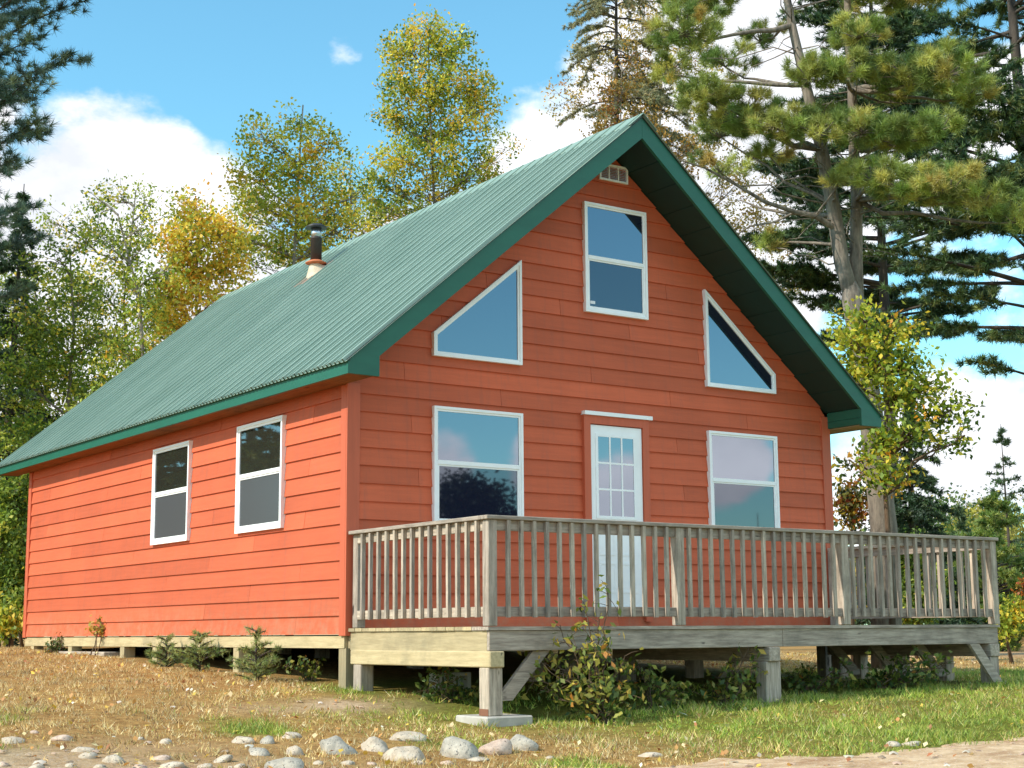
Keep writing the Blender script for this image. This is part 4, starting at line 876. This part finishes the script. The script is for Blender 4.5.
for u, v, lab in ((313, 681, 'tuft of pale weeds by the front corner house post'), (812, 690, 'bright green weed in the grass right of the middle post')):
    p = g2(u, v); shrub('weed', lab, p, [(p+np.array([rng.normal()*.12, rng.normal()*.12, rng.uniform(.1, .22)]), .1) for _ in range(6)], .06, SHR, (2, 4, 2, .5, .1), 10, .05, cat='weed')
# junk under the long wall
p = np.array([.35, 7.9, float(h(.35, 7.9))])
tag(MB().box(-.08, .30, 6.6, 9.4, p[2]-.04, p[2]+.045, .008).build('board', M['greyy'], None, True), 'grey plank lying on the soil under the rear of the long wall', 'board')
for x, y, lab in ((.45, 5.6, 'grey concrete block under the long wall'), (.9, -.3, 'grey concrete block under the left end of the deck')):
    z = float(h(x, y)); blk = MB(); ring(blk, rc(x, x+.39, z-.02, z+.17), rc(x+.04, x+.35, z+.015, z+.135), 1, y, y+.19); blk.box(x+.18, x+.21, y+.002, y+.188, z+.0155, z+.1345); tag(blk.build('concrete_block', M['concrete'], None, True), lab, 'concrete block')

# ------------------------------------------------------------------ stones
import bmesh
def rock(u, v, wpx, hpx, mat, label, group='stones along the lawn edge', flat=1., cat='stone', seed=0):
    p = gnd(u, v-1); dist = np.linalg.norm(p-CAM); s = dist/FPX; wd, ht = wpx*s, hpx*s*1.15
    r = np.random.default_rng(seed+100); bm = bmesh.new(); bmesh.ops.create_icosphere(bm, subdivisions=3 if wpx > 18 else 2, radius=1.)
    pl = unit(r.normal(size=(9, 3))+np.array([0, 0, .3])); off = r.uniform(.62, .95, 9); ph = r.uniform(0, 6, 6)
    for q in bm.verts:
        c = np.array(q.co); d = 1.+.07*math.sin(c[0]*3+ph[0])*math.cos(c[1]*3.3+ph[1])+.05*math.sin(c[2]*5+ph[2]+c[0]*4)
        m = min([1.]+[off[i]/(pl[i]@c) for i in range(9) if pl[i]@c > .2]); c = c*(m*.75+.25*d)*d; q.co = Vector((c[0]*wd*.53, c[1]*wd*.40, c[2]*ht*.62*flat))
    me = bpy.data.meshes.new('stone'); bm.to_mesh(me); bm.free(); me.polygons.foreach_set('use_smooth', [True]*len(me.polygons))
    o = link('stone', me, M[mat], None, (p[0], p[1], float(h(p[0], p[1]))+ht*.05)); o.rotation_euler = (r.normal()*.12, r.normal()*.12, -YAW+r.normal()*.25)
    return tag(o, label, cat, group)
for i, a in enumerate([(336, 755, 39, 21, 'rock_grey', 'blocky grey stone, leftmost of the larger ones below the bare soil patch'), (375, 752, 30, 15, 'rock_tan', 'low tan stone just right of the blocky grey one'),
    (409, 741, 36, 11, 'rock_tan', 'flat pale stone lying behind the round tan one'), (405, 762, 40, 21, 'rock_tan', 'round tan stone in front of the flat pale one'),
    (460, 757, 41, 26, 'rock_grey', 'largest grey stone, angular, below the footing slab'), (494, 755, 36, 17, 'rock_pink', 'smooth pinkish stone between the largest grey stone and the rightmost one'),
    (522, 750, 33, 18, 'rock_grey', 'speckled grey stone in front of the footing slab, rightmost of the row'), (286, 772, 44, 16, 'rock_grey', 'wide whitish stone at the bottom edge of the picture'),
    (295, 756, 19, 13, 'rock_tan', 'small tan stone leaning above the wide whitish one'), (291, 739, 20, 9, 'rock_tan', 'small flat stone farther back above the tan leaning one'),
    (242, 744, 24, 9, 'rock_tan', 'flat pale stone at the left end of the row in the turf'), (258, 756, 22, 11, 'rock_grey', 'squat whitish stone left of the small tan leaning one'), (267, 745, 16, 10, 'rock_grey', 'small rounded stone right of the flat pale one at the left end'),
    (651, 758, 23, 6, 'rock_tan', 'flat stone alone at the edge of the sandy track below the middle of the deck'), (893, 747, 16, 6, 'rock_tan', 'small stone at the track edge, left one of a pair'), (911, 747, 20, 6, 'rock_tan', 'small stone at the track edge, right one of a pair')]):
    rock(*a, seed=i)
for i, (u, v, w_, h_) in enumerate([(62, 742, 21, 8), (88, 759, 17, 10), (114, 764, 22, 12), (84, 753, 22, 8), (160, 761, 20, 7), (165, 745, 13, 8), (12, 744, 22, 9), (36, 770, 16, 8), (140, 770, 16, 7), (173, 769, 26, 9), (222, 763, 22, 8), (477, 762, 22, 6), (447, 766, 14, 7), (418, 766, 14, 7), (205, 770, 18, 7), (70, 768, 12, 6), (2, 768, 14, 7), (100, 770, 14, 6), (240, 769, 12, 6), (550, 760, 9, 5), (35, 735, 10, 4), (140, 741, 9, 4), (318, 766, 12, 6), (348, 766, 14, 6), (372, 766, 10, 5)]):
    rock(u, v, w_, h_, ('rock_tan', 'rock_grey', 'rock_pink')[0 if i % 4 else 2], 'small pale pebble lying at the gravelly front edge of the lawn', 'pebbles at the lawn edge', cat='pebble', flat=.8, seed=i+40)

# ------------------------------------------------------------------ turf, fallen leaves
def in_house(x, y): return ((x > -.05) & (x < W+.05) & (y > -2.4) & (y < L+.1))
def on_road(x, y):
    P = EL[:, :2]; dv = P[-1]-P[0]; nv = np.array([dv[1], -dv[0]])/np.linalg.norm(dv)
    if nv@(CAM[:2]-P[2]) < 0: nv = -nv
    ln = np.linalg.norm(dv); t = ((np.stack([x, y], -1)-P[0])@dv)/ln**2; i = np.clip(t*(len(P)-1), 0, len(P)-1.001); k = i.astype(int); f = (i-k)[..., None]
    E = P[k]*(1-f)+P[k+1]*f; s = ((np.stack([x, y], -1)-E)*nv).sum(-1); return (s > (fbm(x, y, .3)-.35)*.5) & (t < 1.02)
def turf():
    N = 420000; x = rng.uniform(-9, 19, N); y = rng.uniform(-9.5, 13, N)
    dens = .25+.75*fbm(x, y, .35); g = green(x, y); s = sand(x, y)
    keep = ~in_house(x, y) & ~on_road(x, y) & (rng.random(N) < dens*(.55+.45*g)) & (rng.random(N) > s*1.25)
    keep |= (in_house(x, y) & (y < -.4) & (rng.random(N) < .12)); keep &= ((y < 4) | (x < 0) | (x > 7))
    x, y, g = x[keep], y[keep], g[keep]; n = len(x); P = np.column_stack([x, y, h(x, y)-.005]); k = 4
    A = unit(np.stack([rng.normal(size=(n, k))*.65, rng.normal(size=(n, k))*.65, np.ones((n, k))], 2)); cl_ = np.clip(fbm(x+11, y, .22)*2.2-.5, .2, 1.5)[:, None]; ln = ((.035+.05*g[:, None]*rng.random((n, k))+.05*rng.random((n, k)))*cl_)[..., None]
    B = unit(np.cross(A, rng.normal(size=(n, k, 3)))); st = P[:, None]+np.concatenate([rng.normal(size=(n, k, 2))*.02, np.zeros((n, k, 1))], 2)
    V = np.stack([st-B*.004, st+B*.004, st+A*ln], 2).reshape(-1, 3); Fc = np.arange(n*k*3).reshape(-1, 3)
    dp = lin([(224, 194, 126), (198, 162, 96), (238, 220, 166), (130, 98, 58)]); gp = lin([(140, 166, 50), (174, 190, 64), (112, 140, 44), (208, 198, 100)])
    cd_ = pick(dp, (3, 3, 2, 1.6), n*k)*np.repeat(np.clip(.45+1.1*fbm(x+31, y, .4), .5, 1.25), k)[:, None]; cg = pick(gp, (3, 3, 2, 2.6), n*k)*np.repeat(np.clip(.5+1.*fbm(x+31, y, .4), .6, 1.2), k)[:, None]; m = (rng.random(n*k) < np.repeat(g, k)*1.05)[:, None]; c = np.where(m, cg, cd_)
    tag(link('turf', arrmesh('turf', V, Fc, 3, np.repeat(c, 3, 0)), M['grass']), 'short dry and green grass growing over the lawn', 'grass', kind='stuff')
    N = 16000; x = rng.uniform(-9, 18, N); y = rng.uniform(-9, 9, N); kp = (~in_house(x, y)) & (rng.random(N) < np.clip(fbm(x+5, y, .8)*2-.55, .05, 1)*(1-.55*green(x, y))); kp &= ~(on_road(x, y) & (rng.random(N) < .7)); x, y = x[kp], y[kp]; n = len(x)
    C = np.column_stack([x, y, h(x, y)+.012+rng.random(n)*.03]); col = pick(lin([(222, 186, 74), (226, 204, 150), (206, 150, 80), (176, 112, 64), (240, 230, 204)]), (2.6, 2.6, 2, 1.2, .5), n)
    V, Fc, K = leaf_arrays(C, .052, col, .7, 1.2); tag(link('fallen_leaves', arrmesh('fallen_leaves', V, Fc, 4, K), M['litter']), 'scattered yellow and tan fallen leaves on the lawn', 'leaves', kind='stuff')
turf()

def gravel():
    N = 9000; x = rng.uniform(-9, 14, N); y = rng.uniform(-11, 2, N); keep = (on_road(x, y) & (rng.random(N) < .55)) | (rng.random(N) < sand(x, y)*.45); keep &= ~in_house(x, y); x, y = x[keep], y[keep]; n = len(x)
    r = rng.uniform(.008, .03, (n, 1, 1))*(.6+rng.random((n, 1, 1))); o = np.array([(1, 0, 0), (0, 1, 0), (-1, 0, 0), (0, -1, 0), (.1, .1, .6), (.6, .6, .4), (-.6, .6, .42), (-.6, -.6, .4), (.6, -.6, .38)], float)
    V = (np.column_stack([x, y, h(x, y)+.006])[:, None]+o[None]*r*rng.uniform(.7, 1.3, (n, 9, 1))).reshape(-1, 3)
    f = np.array([(0, 5, 8), (1, 6, 5), (2, 7, 6), (3, 8, 7), (5, 4, 8), (6, 4, 5), (7, 4, 6), (8, 4, 7)]); Fc = (np.arange(n)[:, None, None]*9+f[None]).reshape(-1, 3)
    col = pick(lin([(196, 170, 140), (222, 208, 188), (158, 134, 110), (206, 176, 150)]), (3, 2, 2, 2), n); tag(link('gravel', arrmesh('gravel', V, Fc, 3, np.repeat(col, 9, 0)), M['litter']), 'small pale gravel on the sandy track and the bare soil', 'gravel', kind='stuff')
gravel()

# ------------------------------------------------------------------ light and sky
SUN = np.array([-1.0, .13, 0]); SUN /= np.linalg.norm(SUN); EL_ = R(38)
sd = np.array([SUN[0]*math.cos(EL_), SUN[1]*math.cos(EL_), math.sin(EL_)])
ld = bpy.data.lights.new('sun', 'SUN'); ld.energy = 3.3; ld.angle = R(.55); ld.color = (1., .92, .80)
so = bpy.data.objects.new('sun', ld); COL.objects.link(so); so.rotation_euler = Vector(sd).to_track_quat('Z', 'Y').to_euler(); so.location = (-20, 0, 30)
wd = bpy.data.worlds.new('World'); SC.world = wd; wd.use_nodes = True; nt = wd.node_tree; bg = nt.nodes['Background']; bg.inputs['Strength'].default_value = .15
sky = nt.nodes.new('ShaderNodeTexSky'); sky.sky_type = 'NISHITA'; sky.sun_disc = False; sky.sun_elevation = EL_; sky.sun_rotation = math.atan2(SUN[0], SUN[1]); sky.air_density = 1.0; sky.dust_density = .3; sky.ozone_density = 1.5
tc = nt.nodes.new('ShaderNodeTexCoord'); nv = nt.nodes.new('ShaderNodeVectorMath'); nv.operation = 'NORMALIZE'; nt.links.new(tc.outputs['Generated'], nv.inputs[0])
def mth(op, a, b=None, c=None, clamp=False):
    n = nt.nodes.new('ShaderNodeMath'); n.operation = op; n.use_clamp = clamp
    for i, q in enumerate((a, b, c)):
        if q is None: continue
        if hasattr(q, 'node'): nt.links.new(q, n.inputs[i])
        else: n.inputs[i].default_value = q
    return n.outputs[0]
tot = None
def blob(d, size, amp=1.):
    global tot
    d = unit(np.array(d, float)); v = nt.nodes.new('ShaderNodeVectorMath'); v.operation = 'DOT_PRODUCT'; nt.links.new(nv.outputs[0], v.inputs[0]); v.inputs[1].default_value = tuple(d)
    c0 = math.cos(size); m = nt.nodes.new('ShaderNodeMapRange'); m.clamp = True; nt.links.new(v.outputs['Value'], m.inputs[0]); m.inputs[1].default_value = c0; m.inputs[2].default_value = 1.; m.inputs[3].default_value = 0; m.inputs[4].default_value = amp
    tot = m.outputs[0] if tot is None else mth('MAXIMUM', tot, m.outputs[0])
px = 1/FPX
for u, v, r, a in ((110, 222, 122, 1.1), (190, 240, 98, 1.), (40, 245, 105, 1.), (215, 270, 110, .9), (100, 300, 160, 1.), (0, 330, 120, .8), (420, 260, 110, .7), (548, 135, 50, .5), (570, 200, 110, .8), (650, 100, 90, .7), (740, 190, 160, 1.2), (800, 20, 120, 1.1), (720, 60, 130, 1.), (900, 150, 120, .5), (950, 462, 90, .9), (1020, 452, 85, .8), (910, 480, 90, .9), (1010, 90, 80, .5), (342, 48, 26, .26), (-150, 250, 200, 1), (1230, 320, 190, .9)):
    blob(ray(u, v), r*px*1.15, a)
for az, el, r, a in ((.56, 3.3, .07, .9), (.68, 3.4, .065, .9), (.44, 3.6, .06, .8), (.85, 3.6, .08, .9), (.3, 3, .08, .8), (.56, 6.0, .036, .75), (.63, 6.0, .036, .75), (.74, 6.6, .045, .9), (.82, 6.0, .05, .9), (1.3, 6, .2, 1), (-.2, 6, .2, 1), (-.9, 9, .3, 1), (-1.6, 8, .3, 1), (.5, 42, .38, 1.3), (.0, 66, .36, 1.2)):  # the high ones: unseen clouds added to brighten the shaded front wall
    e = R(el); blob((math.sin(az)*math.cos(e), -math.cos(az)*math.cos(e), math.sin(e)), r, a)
def wn(scale, det, stretch=(1, 1, 1.6)):
    mp = nt.nodes.new('ShaderNodeMapping'); mp.inputs['Scale'].default_value = stretch; nt.links.new(nv.outputs[0], mp.inputs[0])
    n = nt.nodes.new('ShaderNodeTexNoise'); n.inputs['Scale'].default_value = scale; n.inputs['Detail'].default_value = det; n.inputs['Roughness'].default_value = .58; nt.links.new(mp.outputs[0], n.inputs['Vector']); return n.outputs['Fac']
n1 = wn(9, 7); n2 = wn(30, 5)
val = mth('ADD', tot, mth('MULTIPLY', mth('SUBTRACT', n1, .5), 1.5)); val = mth('ADD', val, mth('MULTIPLY', mth('SUBTRACT', n2, .5), .35))
mr = nt.nodes.new('ShaderNodeMapRange'); mr.interpolation_type = 'SMOOTHSTEP'; nt.links.new(val, mr.inputs[0]); mr.inputs[1].default_value = .22; mr.inputs[2].default_value = .54
mk = mth('MULTIPLY', mr.outputs[0], mth('GREATER_THAN', tot, .005))
cl = nt.nodes.new('ShaderNodeValToRGB'); e = cl.color_ramp.elements; e[0].position = .35; e[0].color = (.66, .69, .74, 1); e[1].position = .62; e[1].color = (.95, .95, .98, 1); nt.links.new(n1, cl.inputs[0])
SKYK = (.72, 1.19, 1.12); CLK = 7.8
sk = nt.nodes.new('ShaderNodeMix'); sk.data_type = 'RGBA'; sk.blend_type = 'MULTIPLY'; sk.inputs[0].default_value = 1; nt.links.new(sky.outputs[0], sk.inputs[6]); sk.inputs[7].default_value = (*SKYK, 1)
c2 = nt.nodes.new('ShaderNodeVectorMath'); c2.operation = 'SCALE'; sy = nt.nodes.new('ShaderNodeSeparateXYZ'); nt.links.new(nv.outputs[0], sy.inputs[0]); nt.links.new(mth('MULTIPLY_ADD', sy.outputs[1], -.25*CLK, CLK), c2.inputs['Scale']); nt.links.new(cl.outputs[0], c2.inputs[0])  # unseen clouds out front made brighter, as added fill for the front wall
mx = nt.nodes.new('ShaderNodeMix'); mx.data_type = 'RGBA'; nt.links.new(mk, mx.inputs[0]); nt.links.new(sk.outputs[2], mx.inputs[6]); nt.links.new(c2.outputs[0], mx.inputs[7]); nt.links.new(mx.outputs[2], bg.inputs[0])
SC.view_settings.view_transform = 'Standard'; SC.view_settings.look = 'None'; SC.view_settings.exposure = .6; SC.view_settings.gamma = 1
SC.cycles.max_bounces = 6; SC.cycles.transparent_max_bounces = 4; SC.cycles.use_denoising = True
